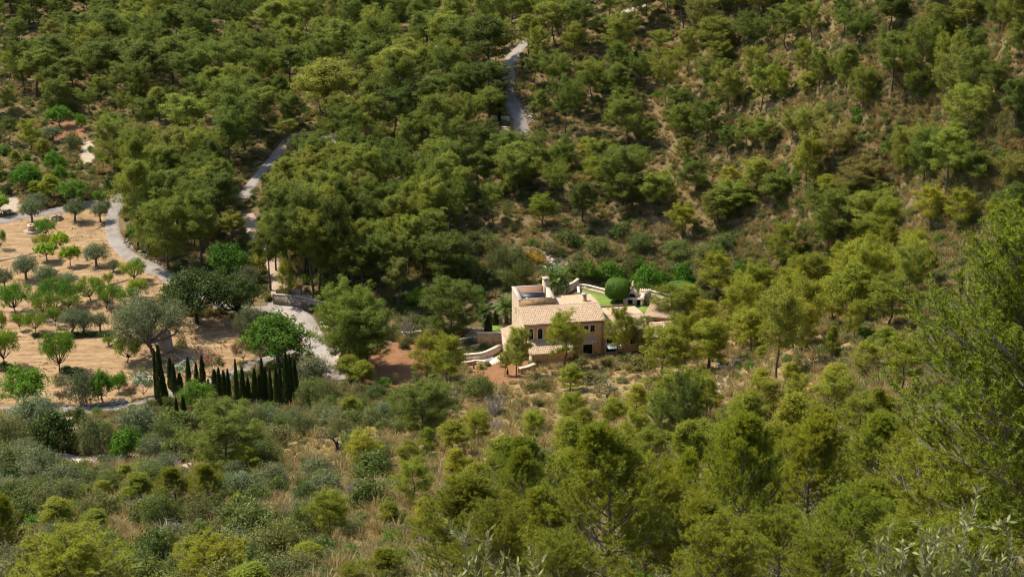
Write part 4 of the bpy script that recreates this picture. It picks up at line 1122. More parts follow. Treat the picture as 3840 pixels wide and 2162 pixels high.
def garden_wall(label, px, h=.7, th=.35, mat='stone_pale_sunlit', cop='ashlar', lift=0.0, name="garden_wall", world=None, ztop=None):
    g = unproject([p[0] for p in px], [p[1] for p in px]) if world is None else np.array(world, float)
    L = catmull(g, 5) if len(g) > 2 else np.linspace(g[0], g[1], 6)
    if world is None: L[:, 2] = height(L[:, 0], L[:, 1])
    T = np.gradient(L[:, :2], axis=0); T /= np.linalg.norm(T, axis=1, keepdims=True) + 1e-9; Nn = np.stack([-T[:, 1], T[:, 0]], 1)
    root = thing(name, label, "wall", tuple(L[0]))
    L = L - L[0]
    top = L[:, 2] + h + lift if ztop is None else np.full(len(L), ztop)
    def strip(o, z0, z1, nm, mt):
        mb = MB(); V = []
        for s, z in ((-1, z0), (-1, z1), (1, z1), (1, z0)):
            q = L[:, :2] + Nn * s * o; V.append(np.column_stack([q, z]))
        V = np.stack(V, 1).reshape(-1, 3); n = len(L); i = np.arange(n - 1)[:, None] * 4; j = np.arange(4)[None]; k = (j + 1) % 4
        mb.add(V, np.vstack([np.stack([i + j, i + k, i + 4 + k, i + 4 + j], -1).reshape(-1, 4), [(0, 1, 2, 3), (4 * n - 1, 4 * n - 2, 4 * n - 3, 4 * n - 4)]]))
        mb.build(nm, M[mt], root)
    strip(th / 2, L[:, 2] - 1.2, top, "masonry", mat)
    if cop: strip(th / 2 + .05, top + .002, top + .09, "coping", cop)
    return root

def gw_uv(label, uvz, h, **k):
    return garden_wall(label, None, h, world=[(*from_uv(u, v), z) for u, v, z in uvz], **k)
def gw_px(label, px, z, h, **k):
    return gw_uv(label, [(*t, z) for t in on_plane(px, z)], h, **k)
gw_px("stone wall along the back of the lawn", [(2172, 1081), (2200, 1083), (2245, 1094), (2305, 1111), (2350, 1126), (2385, 1142)], 3.0, .6)
gw_px("stone wall rising behind the tall palm", [(2088, 1120), (2120, 1112), (2150, 1098), (2168, 1084)], 2.4, 1.7)
gw_px("short pale wall beside the black post", [(2168, 1090), (2172, 1125)], 2.8, .7)
gw_uv("long low parapet wall in front of the lawn", [(11.8, 9.9, 2.2), (14, 9.8, 2.2), (16.6, 10.0, 2.2)], 1.2, cop='wood')
gw_uv("curved red wall beside the gable corner", [(-5.8, 6.2, .2), (-3.6, 5.9, .2), (-1.6, 5.3, .3), (-.3, 5.2, .4)], 1.6, mat='stone')
gw_uv("wall running from the oven to the annex", [(22.2, 15.5, 2.8), (24.5, 13.0, 2.8), (27.0, 11.0, 2.6)], .7)
garden_wall("brown retaining wall above the paved forecourt", [(1025, 1138), (1080, 1142), (1140, 1150), (1200, 1165), (1230, 1172)], 1.5, .5, 'drystone', 'pebble')
garden_wall("tumbled dry-stone wall above the forecourt bank", [(1035, 1100), (1075, 1098), (1130, 1100)], .6, .5, 'drystone', None)
garden_wall("pale kerb wall on the bend under the twin pines", [(1205, 1218), (1225, 1238), (1245, 1248)], .5, .4, 'stone_pale_sunlit')
garden_wall("pale wall beside the lower end of the forecourt", [(1250, 1315), (1268, 1335), (1278, 1365)], 1.0, .4, 'stone_pale_sunlit')
garden_wall("low wall closing the round planting bed", [(1500, 1258), (1540, 1262), (1580, 1255)], .6, .4, 'stone_pale_sunlit')
garden_wall("upper terrace wall behind the paved patio", [(1740, 1246), (1780, 1250), (1825, 1250)], .7, .35, 'stone_pale_sunlit')
garden_wall("curved wall below the paved patio", [(1705, 1292), (1735, 1284), (1765, 1280), (1800, 1281)], .6, .35, 'stone')
garden_wall("middle bed wall between the patio and the steps", [(1712, 1318), (1760, 1310), (1810, 1300)], .45, .3, 'stone')
garden_wall("long stair wall sweeping up to the house corner", [(1732, 1350), (1770, 1347), (1810, 1342), (1845, 1328), (1875, 1312)], .8, .4, 'stone_pale_sunlit')
garden_wall("low kerb wall in front of the stone path", [(1728, 1368), (1765, 1364), (1785, 1360), (1820, 1363)], .35, .3, 'stone')
garden_wall("square stone planter wall beside the red soil", [(1947, 1402), (1975, 1396), (2005, 1384)], .8, .5, 'stone')
garden_wall("upper terrace edge in the far clearing by the road", [(1845, 445), (1880, 450), (1912, 452)], .6, .4, 'stone_pale_sunlit')
garden_wall("lower terrace edge in the far clearing by the road", [(1882, 490), (1912, 492)], .7, .4, 'stone_pale_sunlit')
garden_wall("pale terrace wall seen between the far pines", [(1745, 572), (1780, 574), (1825, 572)], .6, .4, 'stone_pale_sunlit')
for i, (lb, a) in enumerate([("first low stone row crossing the orchard below the well", [(0, 977), (60, 965), (140, 945)]), ("low stone row running up to the figs", [(225, 905), (290, 885), (345, 865), (390, 842)]),
                             ("low stone row under the gnarled olives", [(40, 1045), (100, 1032), (150, 1022)]), ("low stone row between the middle almond trees", [(285, 1112), (340, 1092), (410, 1068), (480, 1048)]),
                             ("low stone row along the lower almonds", [(0, 1168), (60, 1160), (120, 1148)])]):
    garden_wall(lb, a, .10, .22, 'drystone', None)

# stone steps up to the house corner
st = thing("stone_steps", "flight of pale stone steps beside the stair wall", "steps", tuple(gp(1838, 1358)), PHI)
for i in range(8):
    mb = MB(); mb.box((i * .28, -.85, -.8), (i * .28 + .34, .85, -.05 + i * .16)); mb.build("step", M['ashlar'], st)
st = thing("rough_steps", "rough dark stone steps descending beside the tall pine", "steps", tuple(gp(1742, 1390)), 0)
b0 = np.array(st.location); pts = unproject(np.linspace(1742, 1702, 16), np.linspace(1388, 1490, 16)) - b0
rs = np.random.RandomState(4)
for q in pts:
    mb = MB(); w = .75 + rs.rand() * .25; mb.box((q[0] - w, q[1] - .28, q[2] - .3), (q[0] + w, q[1] + .22, q[2] + .10 + rs.rand() * .06)); mb.build("step", M['pebble'], st)
# patio
pat = unproject([1748, 1800, 1812, 1800, 1752, 1735], [1252, 1250, 1262, 1279, 1281, 1275]); mb = MB(); pat[:, 2] += .12
c = pat.mean(0); mb.add(np.vstack([c[None], pat]), tris=[(0, 1 + i, 1 + (i + 1) % 6) for i in range(6)]); tag(mb.build("patio", M['paving']), "pale paved patio beside the dark cypress", "patio", kind="structure")

# outdoor oven
ov = thing("outdoor_oven", "whitewashed domed outdoor oven with stone counter beside the lawn", "oven", (*from_uv(19.0, 12.2), 2.75), PHI - .3)
def ov_box(nm, a, b, mt='stone_pale_sunlit'):
    mb = MB(); mb.box(a, b); return mb.build(nm, M[mt], ov)
ov_box("counter", (-1.7, -1.2, -.5), (-.98, -.4, 1.05)); ov_box("counter", (-.30, -1.2, -.5), (.15, -.4, 1.05)); ov_box("counter", (.85, -1.2, -.5), (1.3, 1.6, 1.05))
ov_box("alcove", (-.979, -.8, -.5), (-.301, -.42, .95), 'black_and_shade'); ov_box("alcove", (.151, -.8, -.5), (.849, -.42, .95), 'black_and_shade')  # near-black blocks paint the shade inside the counter recesses
ov_box("worktop", (-1.8, -1.3, 1.052), (1.4, -.35, 1.16), 'ashlar'); ov_box("worktop", (.8, -.349, 1.053), (1.4, 1.7, 1.158), 'ashlar')
ov_box("plinth", (-1.7, -.399, -.5), (.849, 1.9, 1.05), 'whitelime')
mb = MB(); an_ = np.linspace(0, math.pi, 13); V = []
for y, k in ((-.25, 1.0), (.6, 1.02), (1.3, .95), (1.8, .7), (2.0, .35)):
    V += [(-.45 + math.cos(x) * .95 * k, y, 1.05 + math.sin(x) * 1.05 * k) for x in an_]
q = [(r * 13 + i, r * 13 + i + 1, r * 13 + 14 + i, r * 13 + 13 + i) for r in range(4) for i in range(12)]
mb.add(V, q); mb.build("dome", M['whitelime'], ov, True)
mb = MB()
inner = [(-.45 + math.cos(x) * .55, -.26, 1.05 + math.sin(x) * .62) for x in an_]; outer = [(-.45 + math.cos(x) * .96, -.26, 1.05 + math.sin(x) * 1.06) for x in an_]
mb.add(inner + outer, [(i, i + 1, 14 + i, 13 + i) for i in range(12)]); mb.build("arch_ring", M['ashlar'], ov)
mb = MB(); mb.add([(-.45, -.2, 1.05)] + [(x, -.2, z) for x, y, z in inner], tris=[(0, i, i + 1) for i in range(1, 13)]); mb.build("oven_mouth", M['black_and_shade'], ov)  # flat near-black fan paints the unlit hollow of the oven
mb = MB(); mb.box((-.62, .9, 1.9), (-.2, 1.3, 2.75)); c = mb.build("chimney", M['whitelime'], ov)
mb = MB(); mb.tube(np.array([(-.41, 1.1, 2.751), (-.41, 1.1, 2.9), (-.41, 1.1, 3.05), (-.41, 1.1, 3.2)]), [.2, .13, .17, .05], 8); mb.build("chimney_pot", M['ashlar'], c)
ov_box("back_wall", (.55, 2.05, -.5), (2.3, 2.45, 1.45)); ov_box("back_wall", (-1.7, 2.1, -.5), (-.6, 2.5, 1.45))
for i in range(6):
    ov_box("pergola_beam", (.6 + i * .30 - .3 * 0, 1.75, 1.455), (.72 + i * .30, 2.75, 1.53), 'ashlar')
for i in range(3):
    ov_box("pergola_beam", (-1.6 + i * .32, 1.9, 1.455), (-1.48 + i * .32, 2.7, 1.53), 'ashlar')

# black lamp post by the lawn
lp = thing("lamp_post", "slim black post standing by the lawn wall", "post", (*from_uv(*on_plane([(2178, 1118)], 3.0)[0]), 3.0), 0)
mb = MB(); mb.tube(np.array([(0, 0, -.2), (0, 0, 3.0)]), .07, 7); mb.build("pole", M['black_and_shade'], lp)
mb = MB(); mb.tube(np.array([(0, 0, 3.001), (0, 0, 3.1), (0, 0, 3.2)]), [.12, .12, .03], 8); mb.build("post_cap", M['black_and_shade'], lp)

# the orchard well
wp = gp(120, 866)
wl = thing("stone_well", "round stone well on a pale circular apron in the orchard", "well", tuple(wp))
def disc(nm, r0, r1, z0, z1, mt, par, n=20):
    mb = MB(); a = np.arange(n) / n * 6.2832; V = []
    for r, z in ((r1, z0), (r1, z1), (r0, z1), (r0, z0)): V += [(math.cos(x) * r, math.sin(x) * r, z) for x in a]
    mb.add(V, [(k * n + i, k * n + (i + 1) % n, (k + 1) % 4 * n + (i + 1) % n, (k + 1) % 4 * n + i) for k in range(4) for i in range(n)]); return mb.build(nm, M[mt], par)
disc("apron", .3, 1.45, -.6, .14, 'paving', wl); disc("well_wall", .42, .68, .141, 1.0, 'stone', wl); disc("rim", .40, .74, 1.002, 1.12, 'ashlar', wl)
mb = MB(); mb.tube(np.array([(-.15, 0, 1.12), (-.15, 0, 1.4), (.2, 0, 1.42)]), .04, 6); mb.build("pump_handle", M['black_and_shade'], wl)
# log pile in the orchard
wp = gp(215, 820)
lg = thing("log_pile", "round heap of dark cut logs beside the lane", "log pile", tuple(wp))
rs = np.random.RandomState(8)
for i in range(34):
    a = rs.rand() * 6.28; r = rs.rand() ** .6; z = .1 + (1 - r) * .75 * rs.rand(); mb = MB(); d = unit(np.array([math.cos(a + 1.3 + rs.normal() * .5), math.sin(a + 1.3), rs.normal() * .15])); c = np.array([math.cos(a) * r * .95, math.sin(a) * r * .8, z])
    l = .25 + .2 * rs.rand(); mb.tube(np.array([c - d * l - d * .001, c - d * l, c + d * l]), [.001, .08 + .05 * rs.rand(), .09], 6); mb.build("log", M['bark' if i % 3 else 'bark_grey'], lg)

# boulder, scree and loose rocks
def rock_mesh(seed, n=9):
    rng = np.random.RandomState(seed); mb = MB(); u = np.arange(n) / n * 6.2832; w = np.linspace(-1.57, 1.57, 7)
    d = np.stack([np.outer(np.cos(w), np.cos(u)), np.outer(np.cos(w), np.sin(u)), np.outer(np.sin(w), np.ones(n))], -1).reshape(-1, 3)
    k = 1 + .22 * np.sin(d @ rng.normal(size=3) * 2.2 + 1) + .15 * np.sin(d @ rng.normal(size=3) * 4)
    V = d * k[:, None]; i = np.arange(6)[:, None] * n; j = np.arange(n)[None]
    mb.add(V, np.stack([i + j, i + (j + 1) % n, i + n + (j + 1) % n, i + n + j], -1).reshape(-1, 4)); return mb
b = rock_mesh(3, 14).build("boulder", plain_mat('pale_limestone', (.36, .31, .27), .95, .35, 2.0, .8), None, True)
g = gp(622, 1312); b.location = (g[0], g[1], g[2] + 1.0); b.scale = (1.5, 1.0, 1.9); tag(b, "large upright pale boulder behind the leaning olive trunk", "boulder")
b = link("boulder", b.data); g = gp(457, 1507); b.location = g; b.scale = (.75, .6, .55); tag(b, "small rounded boulder at the edge of the lower lane", "boulder")
def scree(name, lb, pts, n, spread, size, seed):
    rng = np.random.RandomState(seed); mb = MB(); base = [rock_mesh(s, 6) for s in (1, 2, 5)]
    L = catmull(unproject([p[0] for p in pts], [p[1] for p in pts]), 12)
    for i in range(n):
        c = L[rng.randint(len(L))][:2] + rng.normal(size=2) * spread; z = float(height(c[0], c[1])); s = size * (.4 + rng.rand() ** 2 * 1.3)
        src = base[i % 3]; a = rng.rand() * 6.28; V = np.vstack(src.v) * np.array([s, s * (.6 + .5 * rng.rand()), s * .5]); V = np.column_stack([V[:, 0] * math.cos(a) - V[:, 1] * math.sin(a), V[:, 0] * math.sin(a) + V[:, 1] * math.cos(a), V[:, 2]])
        mb.add(V + np.array([c[0], c[1], z + s * .2]), np.vstack(src.q))
    return tag(mb.build(name, M['pebble']), lb, "rocks", kind="stuff")
scree("scree", "grey scree of loose stones running down the slope", [(2700, 1310), (2705, 1350), (2700, 1400), (2712, 1440), (2705, 1470)], 330, .55, .2, 3)
scree("scree", "pale rocks on the bank above the palm", [(2040, 985), (2075, 1000), (2110, 985), (2060, 960)], 110, 1.1, .3, 4)
scree("scree", "scattered stones along the orchard lane bank", [(470, 900), (500, 930), (560, 965), (620, 1000)], 160, .5, .16, 5)
scree("scree", "stones edging the lower lane", [(230, 1525), (330, 1520), (420, 1512), (470, 1505)], 120, .3, .16, 6)
scree("scree", "loose stones beside the far hill road", [(1925, 310), (1945, 360), (1980, 420), (2000, 460)], 130, .4, .2, 7)
# ------------------------------------------------------------------ planting
ZF = {1: (1500, 900, .505), 2: (1800, 1000, .2873), 3: (0, 650, .505), 4: (0, 1100, .505), 5: (0, 0, .505), 6: (1200, 0, .505), 7: (2540, 0, .505), 8: (2540, 700, .505),
      9: (0, 1430, .505), 10: (1200, 1430, .505), 11: (2540, 1430, .505), 12: (900, 900, .4275), 0: (0, 0, 1.0)}
RND = random.Random(12)
KIND = {  # prototype -> (object name, category, noun, group)
    'pine': ('pine_tree', 'pine', 'pine', 'pines'), 'tall': ('pine_tree', 'pine', 'tall pine', 'pines'), 'big': ('pine_tree', 'pine', 'broad pine', 'pines'),
    'young': ('pine_tree', 'pine', 'young pine', 'pines'), 'thin': ('pine_tree', 'pine', 'thin pine', 'pines'), 'near': ('pine_tree', 'pine', 'bushy pine', 'pines'), 'giant': ('pine_tree', 'pine', 'large pine', 'pines'),
    'olive': ('olive_tree', 'olive tree', 'olive tree', 'orchard trees'), 'almond': ('almond_tree', 'almond tree', 'almond tree', 'orchard trees'), 'fig': ('fig_tree', 'fig tree', 'fig tree', 'orchard trees'),
    'carob': ('carob_tree', 'carob tree', 'dark carob tree', 'carob trees'), 'bigolive': ('olive_tree', 'olive tree', 'old olive tree', 'orchard trees'), 'green': ('broadleaf_tree', 'tree', 'leafy green tree', 'broadleaf trees'),
    'olea_pink': ('oleander_bush', 'oleander', 'pink oleander', 'oleanders along the lane'), 'olea_white': ('oleander_bush', 'oleander', 'white oleander', 'oleanders along the lane'),
    'cypress': ('cypress_tree', 'cypress', 'dark cypress', 'cypresses'), 'grey': ('shrub', 'shrub', 'grey shrub', 'wild shrubs'), 'mgreen': ('shrub', 'shrub', 'green shrub', 'wild shrubs'),
    'bright': ('shrub', 'shrub', 'bright green shrub', 'wild shrubs'), 'brown': ('shrub', 'shrub', 'dry brown shrub', 'wild shrubs'), 'gorse': ('shrub', 'shrub', 'orange shrub', 'wild shrubs'),
    'darkshrub': ('shrub', 'shrub', 'dark evergreen shrub', 'wild shrubs'), 'bigshrub': ('shrub', 'shrub', 'big rounded shrub', 'wild shrubs'), 'bareshrub': ('shrub', 'shrub', 'leafless grey shrub', 'wild shrubs'),
    'topiary': ('topiary_tree', 'topiary', 'clipped tree', 'clipped garden trees')}
PLACED = []      # every individual: dict(kind, px, py, x, y, h, w, label, tint, proto)

def put(Z, zx, zb, zt, zw, kind, label=None, tint=None, proto=None, lift=0.0):
    ox, oy, f = ZF[Z]
    px, py = ox + zx * f, oy + zb * f
    PLACED.append(dict(kind=kind, px=px, py=py, hpx=(zb - zt) * f, wpx=zw * f, label=label, tint=tint, proto=proto, lift=lift))

# --- orchard (frame 3 and 4)
for a in [(240, 360, 208, 150, "grey olive tree beside the lane above the well"), (560, 355, 205, 140, "thick-trunked olive tree by the lane next to the log pile"), (745, 358, 225, 110, "slender olive tree near the lane junction"),
          (715, 688, 535, 170, "gnarled dark olive tree with stout trunk beside the lane bend"), (195, 792, 625, 170, "round olive tree standing left of the orchard centre"), (340, 838, 692, 160, "olive tree with leaning trunk beside the round olive"),
          (835, 742, 650, 90, "little stunted olive tree on the bare soil"), (40, 860, 715, 120, "olive tree at the left edge of the orchard"), (500, 850, 745, 150, "low grey olive tree behind the dark almond")]:
    put(3, *a[:4], 'olive', a[4])
for a in [(350, 472, 355, 140, 'almond', "leafy green tree beside the stone well"), (305, 545, 465, 120, 'almond', "low yellowish bush tree below the well"), (465, 572, 445, 120, 'fig', "bright fig tree, the upper one of three"), (350, 658, 538, 145, 'fig', "bright fig tree, the broadest of three"),
          (525, 688, 555, 120, 'fig', "bright fig tree, the lower one of three"), (990, 803, 652, 165, 'almond', "yellow-green almond tree at the lane side"), (805, 832, 745, 75, 'almond', "small pale almond sapling above the stone row"),
          (120, 1045, 842, 210, 'almond', "big dark green almond tree at the left of the orchard"), (305, 1070, 898, 170, 'almond', "almond tree with forked dark trunk left of centre"), (415, 992, 805, 210, 'almond', "dense dark almond tree in the orchard middle"),
          (510, 1015, 885, 165, 'almond', "rounded almond tree in front of the dense dark one"), (680, 952, 785, 185, 'almond', "wide almond tree right of the dense dark one"), (785, 1000, 838, 135, 'almond', "yellowish almond tree beside the wide almond"),
          (940, 985, 852, 165, 'almond', "almond tree partly behind the old olive"), (1030, 925, 790, 130, 'almond', "yellow-green almond tree above the old olive"), (410, 1132, 1005, 95, 'almond', "small pale almond tree below the rounded almond"),
          (530, 1176, 1005, 170, 'olive', "soft green olive tree, first of three above the hedge"), (620, 1178, 1020, 155, 'olive', "soft green olive tree, second of three above the hedge"), (745, 1176, 1040, 110, 'olive', "soft green olive tree, third of three above the hedge"),
          (150, 1162, 1050, 80, 'almond', "small bright almond tree near the left edge"), (260, 1188, 1050, 145, 'almond', "low bright almond bush near the left edge"), (15, 1185, 1035, 70, 'almond', "bright almond tree cut by the left edge"),
          (40, 1435, 1178, 190, 'almond', "tall green almond tree at the left on the lower terrace"), (945, 1408, 1228, 180, 'almond', "lone yellow-green almond tree on the lower terrace"), (805, 1288, 1210, 30, 'almond', "thin staked sapling on the lower terrace"),
          (440, 1480, 1195, 220, 'almond', "two-toned almond tree in the middle of the lower terrace")]:
    put(3, *a[:4], a[4], a[5], tint=(1.15, 1.0, .9, 1) if 'yellow' in a[5] else ((.72, .85, .9, 1) if 'dark' in a[5] else None))
put(3, 1140, 1338, 880, 560, 'bigolive', "huge old grey olive tree with leaning bare trunk")
put(3, 1010, 1190, 930, 300, 'bigolive', "grey-green olive tree left of the huge old olive")
put(3, 1460, 1105, 700, 480, 'carob', "large dark carob tree above the shaded soil")
put(3, 1760, 1085, 765, 390, 'carob', "dense rounded dark carob tree beside the forecourt")
put(3, 1870, 1235, 965, 230, 'bigolive', "upright grey olive tree beside the forecourt bend")
put(3, 2060, 1420, 1035, 470, 'green', "large leafy green tree with dark trunk by the forecourt", tint=(0.72, 0.78, 0.85, 1))
put(3, 1700, 790, 525, 300, 'green', "green tree above the dark carobs", tint=(.7, .75, .8, 1))
put(3, 1830, 830, 680, 200, 'bigolive', "grey olive tree tucked between the carobs")
put(3, 1940, 760, 560, 120, 'thin', "yellow-green thin pine beside the steep track")
put(3, 2120, 975, 640, 130, 'thin', "leaning thin pine above the forecourt wall")
put(3, 740, 220, 130, 100, 'green', "small dark green tree at the lane junction")
put(3, 535, 205, 45, 240, 'green', "bright round tree just behind the lane")
put(3, 380, 190, 20, 170, 'young', None); put(3, 270, 170, 60, 120, 'young', None)
put(3, 720, 180, 60, 140, 'grey', None); put(3, 830, 130, 10, 110, 'darkshrub', None)
put(3, 270, 245, 150, 190, 'bigolive', "blue-grey olive tree just across the lane")
put(3, 190, 130, -50, 230, 'green', "leafy green tree on the bank across the lane", tint=(.8, .85, .8, 1))
put(3, 55, 165, 80, 90, 'darkshrub', None); put(3, 15, 300, 180, 110, 'fig', "bright fig tree at the left edge by the lane")
put(3, 10, 560, 430, 50, 'almond', "dark almond tree cut by the left edge above the figs")
put(4, 180, 830, 555, 370, 'green', "broad bright green tree at the left below the orchard", tint=(1.2, 1.1, 1, 1))
put(4, 440, 675, 590, 130, 'grey', "low grey bush under the two-toned almond")
put(4, 610, 830, 565, 240, 'bigshrub', "tall grey-brown shrub beside the lower lane", proto=2)
put(4, 770, 808, 560, 190, 'green', "carob-like green tree with bare crooked trunk by the lane")
put(4, 885, 738, 580, 140, 'green', "smaller green tree behind the crooked trunk")
put(4, 1040, 645, 540, 175, 'brown', "pale yellow-green rounded bush behind the oleanders", tint=(.85, 1.2, .8, 1))
put(4, 460, 825, 715, 100, 'olea_pink', "small pink oleander among green shrubs beside the lane")
put(4, 975, 785, 680, 115, 'olea_pink', "small pink oleander at the lane edge")
put(4, 1070, 760, 610, 165, 'olea_white', "white oleander between the pink one and the cypresses")
put(4, 1380, 640, 520, 150, 'olea_white', "white oleander behind the cypresses")
put(4, 1590, 610, 455, 215, 'olea_pink', "large pink oleander behind the cypresses")
put(4, 1810, 500, 360, 175, 'olea_pink', "pink oleander beside the large leafy tree")
put(4, 1790, 545, 490, 70, 'brown', None, tint=(.9, 1.2, .7, 1)); put(4, 1380, 505, 390, 210, 'bareshrub', "bare grey bush beside the boulder")
put(4, 1350, 400, 315, 100, 'brown', "yellowish bush beside the boulder", tint=(.9, 1.15, .7, 1))
for x, w in ((560, 90), (620, 90), (690, 90), (760, 90), (830, 80), (420, 100), (480, 80), (330, 80), (270, 80)):
    put(4, x, 322, 280 if x > 500 else 288, w, 'darkshrub', None)
for x, b in ((500, 590), (560, 600), (70, 580), (30, 560)): put(4, x, b, b - 55, 100, 'darkshrub', None)
# --- cypress row
CY = [(1172, 455, 830), (1205, 430, 850), (1226, 590, 835), (1275, 500, 720), (1302, 540, 765), (1340, 600, 720), (1405, 490, 680), (1465, 530, 690), (1510, 480, 690), (1555, 650, 800), (1600, 580, 735), (1635, 570, 780), (1670, 590, 785), (1702, 580, 792),
      (1765, 520, 835), (1810, 570, 825), (1850, 640, 822), (1900, 580, 818), (1932, 620, 825), (1957, 510, 822), (1982, 570, 818), (2015, 580, 833), (2060, 570, 842), (2090, 560, 845), (2138, 480, 852), (2165, 490, 805), (2195, 510, 755), (2255, 500, 612), (1320, 790, 985), (1370, 780, 962), (1240, 680, 850)]
for i, (x, t, b) in enumerate(CY):
    put(4, x, b, t, (34, 44, 38, 50, 40, 46, 36)[i % 7] if i not in (1, 24) else 56, 'cypress', None)
put(4, 1450, 875, 640, 270, 'green', "bright green tree in front of the cypress row", tint=(1.15, 1.05, 1, 1))
put(4, 1255, 945, 760, 100, 'thin', "drooping dark conifer among the cypresses", tint=(.45, .5, .8, 1))
put(1, 655, 755, 550, 62, 'cypress', "lone thick cypress beside the house patio"); put(1, 712, 640, 520, 48, 'cypress', "cypress beside the palm left of the house")
put(6, 1540, 1230, 985, 300, 'pine', None, proto=3); put(6, 1380, 1160, 990, 240, 'pine', None, proto=1)
put(6, 1332, 915, 755, 22, 'cypress', "slim cypress standing beside the far hill road")
# --- shrubs below the cypresses (frame 4)
for a in [(260, 1010, 765, 380, 'bigshrub', 2, "big grey olive shrub left below the lane"), (420, 1175, 860, 350, 'darkshrub', None, "big black-green evergreen shrub below the lane"), (600, 1015, 842, 110, 'darkshrub', None, "upright dark shrub beside the lane gap"),
          (715, 1200, 865, 320, 'bigshrub', 0, "big brownish shrub with bare stems under the lane"), (1050, 1060, 822, 360, 'bigshrub', 2, "broad grey shrub in front of the cypress feet"), (950, 1225, 990, 270, 'bright', None, "fresh green shrub in the middle of the grey scrub"),
          (1220, 1160, 930, 250, 'bigshrub', 1, None), (1330, 1130, 960, 200, 'bigshrub', 0, None), (1250, 1300, 1150, 240, 'bareshrub', None, "large leafless shrub above the gravel patch"), (860, 1290, 1200, 180, 'bareshrub', None, None), (1060, 1300, 1210, 200, 'bigshrub', 0, None),
          (1880, 1060, 815, 280, 'bigshrub', 0, "rounded grey shrub behind the large lone pine"), (2090, 1040, 890, 220, 'bigshrub', 1, None), (1990, 1110, 960, 250, 'bigshrub', 0, None), (2330, 850, 640, 280, 'bigshrub', 1, None), (2420, 790, 620, 220, 'bigshrub', 0, None),
          (2310, 640, 455, 280, 'bigshrub', 2, "grey-green shrub beside the forecourt lower end"), (2250, 1050, 880, 220, 'bigshrub', 0, None), (2420, 950, 800, 260, 'bigshrub', 0, None), (2520, 1040, 890, 200, 'bigshrub', 0, None), (1990, 880, 800, 90, 'bright', None, None),
          (2160, 930, 860, 120, 'bright', None, None), (2380, 920, 840, 130, 'bright', None, None), (60, 1130, 880, 330, 'bigshrub', 0, None), (100, 1330, 1090, 360, 'bigshrub', 0, None), (300, 1380, 1130, 330, 'bigshrub', 2, None), (40, 1440, 1270, 260, 'darkshrub', None, None),
          (470, 1340, 1220, 190, 'bigshrub', 0, None), (640, 1440, 1300, 260, 'bigshrub', 1, None), (780, 1400, 1290, 200, 'bigshrub', 0, None), (2280, 1300, 1230, 120, 'darkshrub', None, None), (2090, 1340, 1270, 150, 'grey', None, None), (2400, 1420, 1290, 220, 'bigshrub', 1, None)]:
    put(4, *a[:4], a[4], a[6], proto=a[5])
# --- near pines, lower left and middle
put(4, 1700, 1345, 775, 570, 'big', "large lone pine below the cypress row", tint=(0.78, 0.88, 0.85, 1))
put(9, 1290, 990, 625, 320, 'near', "pine with pale bare stem in the grey scrub"); put(9, 1540, 985, 600, 300, 'near', "rounded pine beside the one with pale stem")
put(9, 1770, 985, 825, 130, 'young', "small bright pine alone in the grey scrub"); put(9, 60, 1440, 825, 380, 'near', "pine cut by the left edge at the bottom")
put(9, 520, 1800, 1120, 950, 'near', "wide yellow-green pine at the bottom left", proto=1); put(9, 1620, 1620, 1130, 620, 'near', "spreading pine at the bottom beside bleached twigs", proto=1)
put(9, 2290, 1410, 1190, 230, 'young', "small bright pine near the bottom middle"); put(9, 2450, 1075, 800, 250, 'young', None)
put(9, 930, 1480, 1200, 240, 'near', "small dark pine behind the wide yellow-green pine")
put(10, 770, 430, -10, 470, 'big', "large dark pine above the grassy gully", tint=(0.75, 0.86, 0.85, 1)); put(10, 1165, 485, 205, 190, 'thin', None); put(10, 990, 560, 285, 230, 'young', None); put(10, 805, 540, 335, 130, 'young', None)
put(10, 320, 690, 355, 270, 'thin', "bright pine with leaning stem on the grass"); put(10, 688, 930, 565, 290, 'thin', "upright pine in the centre of the near grass"); put(10, 680, 700, 440, 200, 'thin', None)
put(10, 80, 1230, 790, 300, 'thin', "pine at the lower left of the near grass"); put(10, 527, 1085, 885, 170, 'young', "small young pine in the near grass"); put(10, 798, 1180, 870, 260, 'young', "young pine at the foot of the near grass")
put(10, 1010, 820, 480, 200, 'young', None); put(10, 1150, 930, 600, 260, 'young', None); put(10, 1360, 700, 400, 300, 'young', None); put(10, 1100, 700, 560, 160, 'young', None)
put(10, 1582, 470, 200, 175, 'thin', "spindly young pine in dry grass"); put(10, 1860, 380, 65, 210, 'thin', None); put(10, 2350, 560, 180, 220, 'thin', None); put(10, 1960, 420, 190, 150, 'young', None)
put(10, 2180, 330, 120, 190, 'young', None); put(10, 2520, 480, 60, 220, 'big', None)
put(10, 2060, 1700, 285, 900, 'near', "tall open pine with pale branches, bottom centre-right", proto=2); put(10, 1330, 1750, 900, 620, 'near', "dense bushy pine at the bottom centre", proto=1)
put(10, 1650, 1600, 760, 640, 'near', None); put(10, 480, 1550, 1230, 380, 'near', None); put(10, 250, 1560, 1340, 260, 'near', None); put(10, 1500, 1120, 480, 380, 'near', None, proto=0)
put(10, 1060, 1350, 960, 300, 'young', None); put(10, 2480, 1500, 560, 560, 'near', None, proto=1)
put(11, 430, 1500, 225, 700, 'near', "tall bushy pine with dark open base", proto=0); put(11, 990, 1330, 225, 640, 'near', "pointed bushy pine beside the grass clearing", proto=2)
put(11, 720, 1650, 900, 620, 'near', None, proto=1); put(11, 1300, 1650, 780, 700, 'near', None, proto=1); put(11, 1750, 1480, 860, 480, 'near', None, proto=1); put(11, 60, 1300, 500, 360, 'near', None, proto=2)
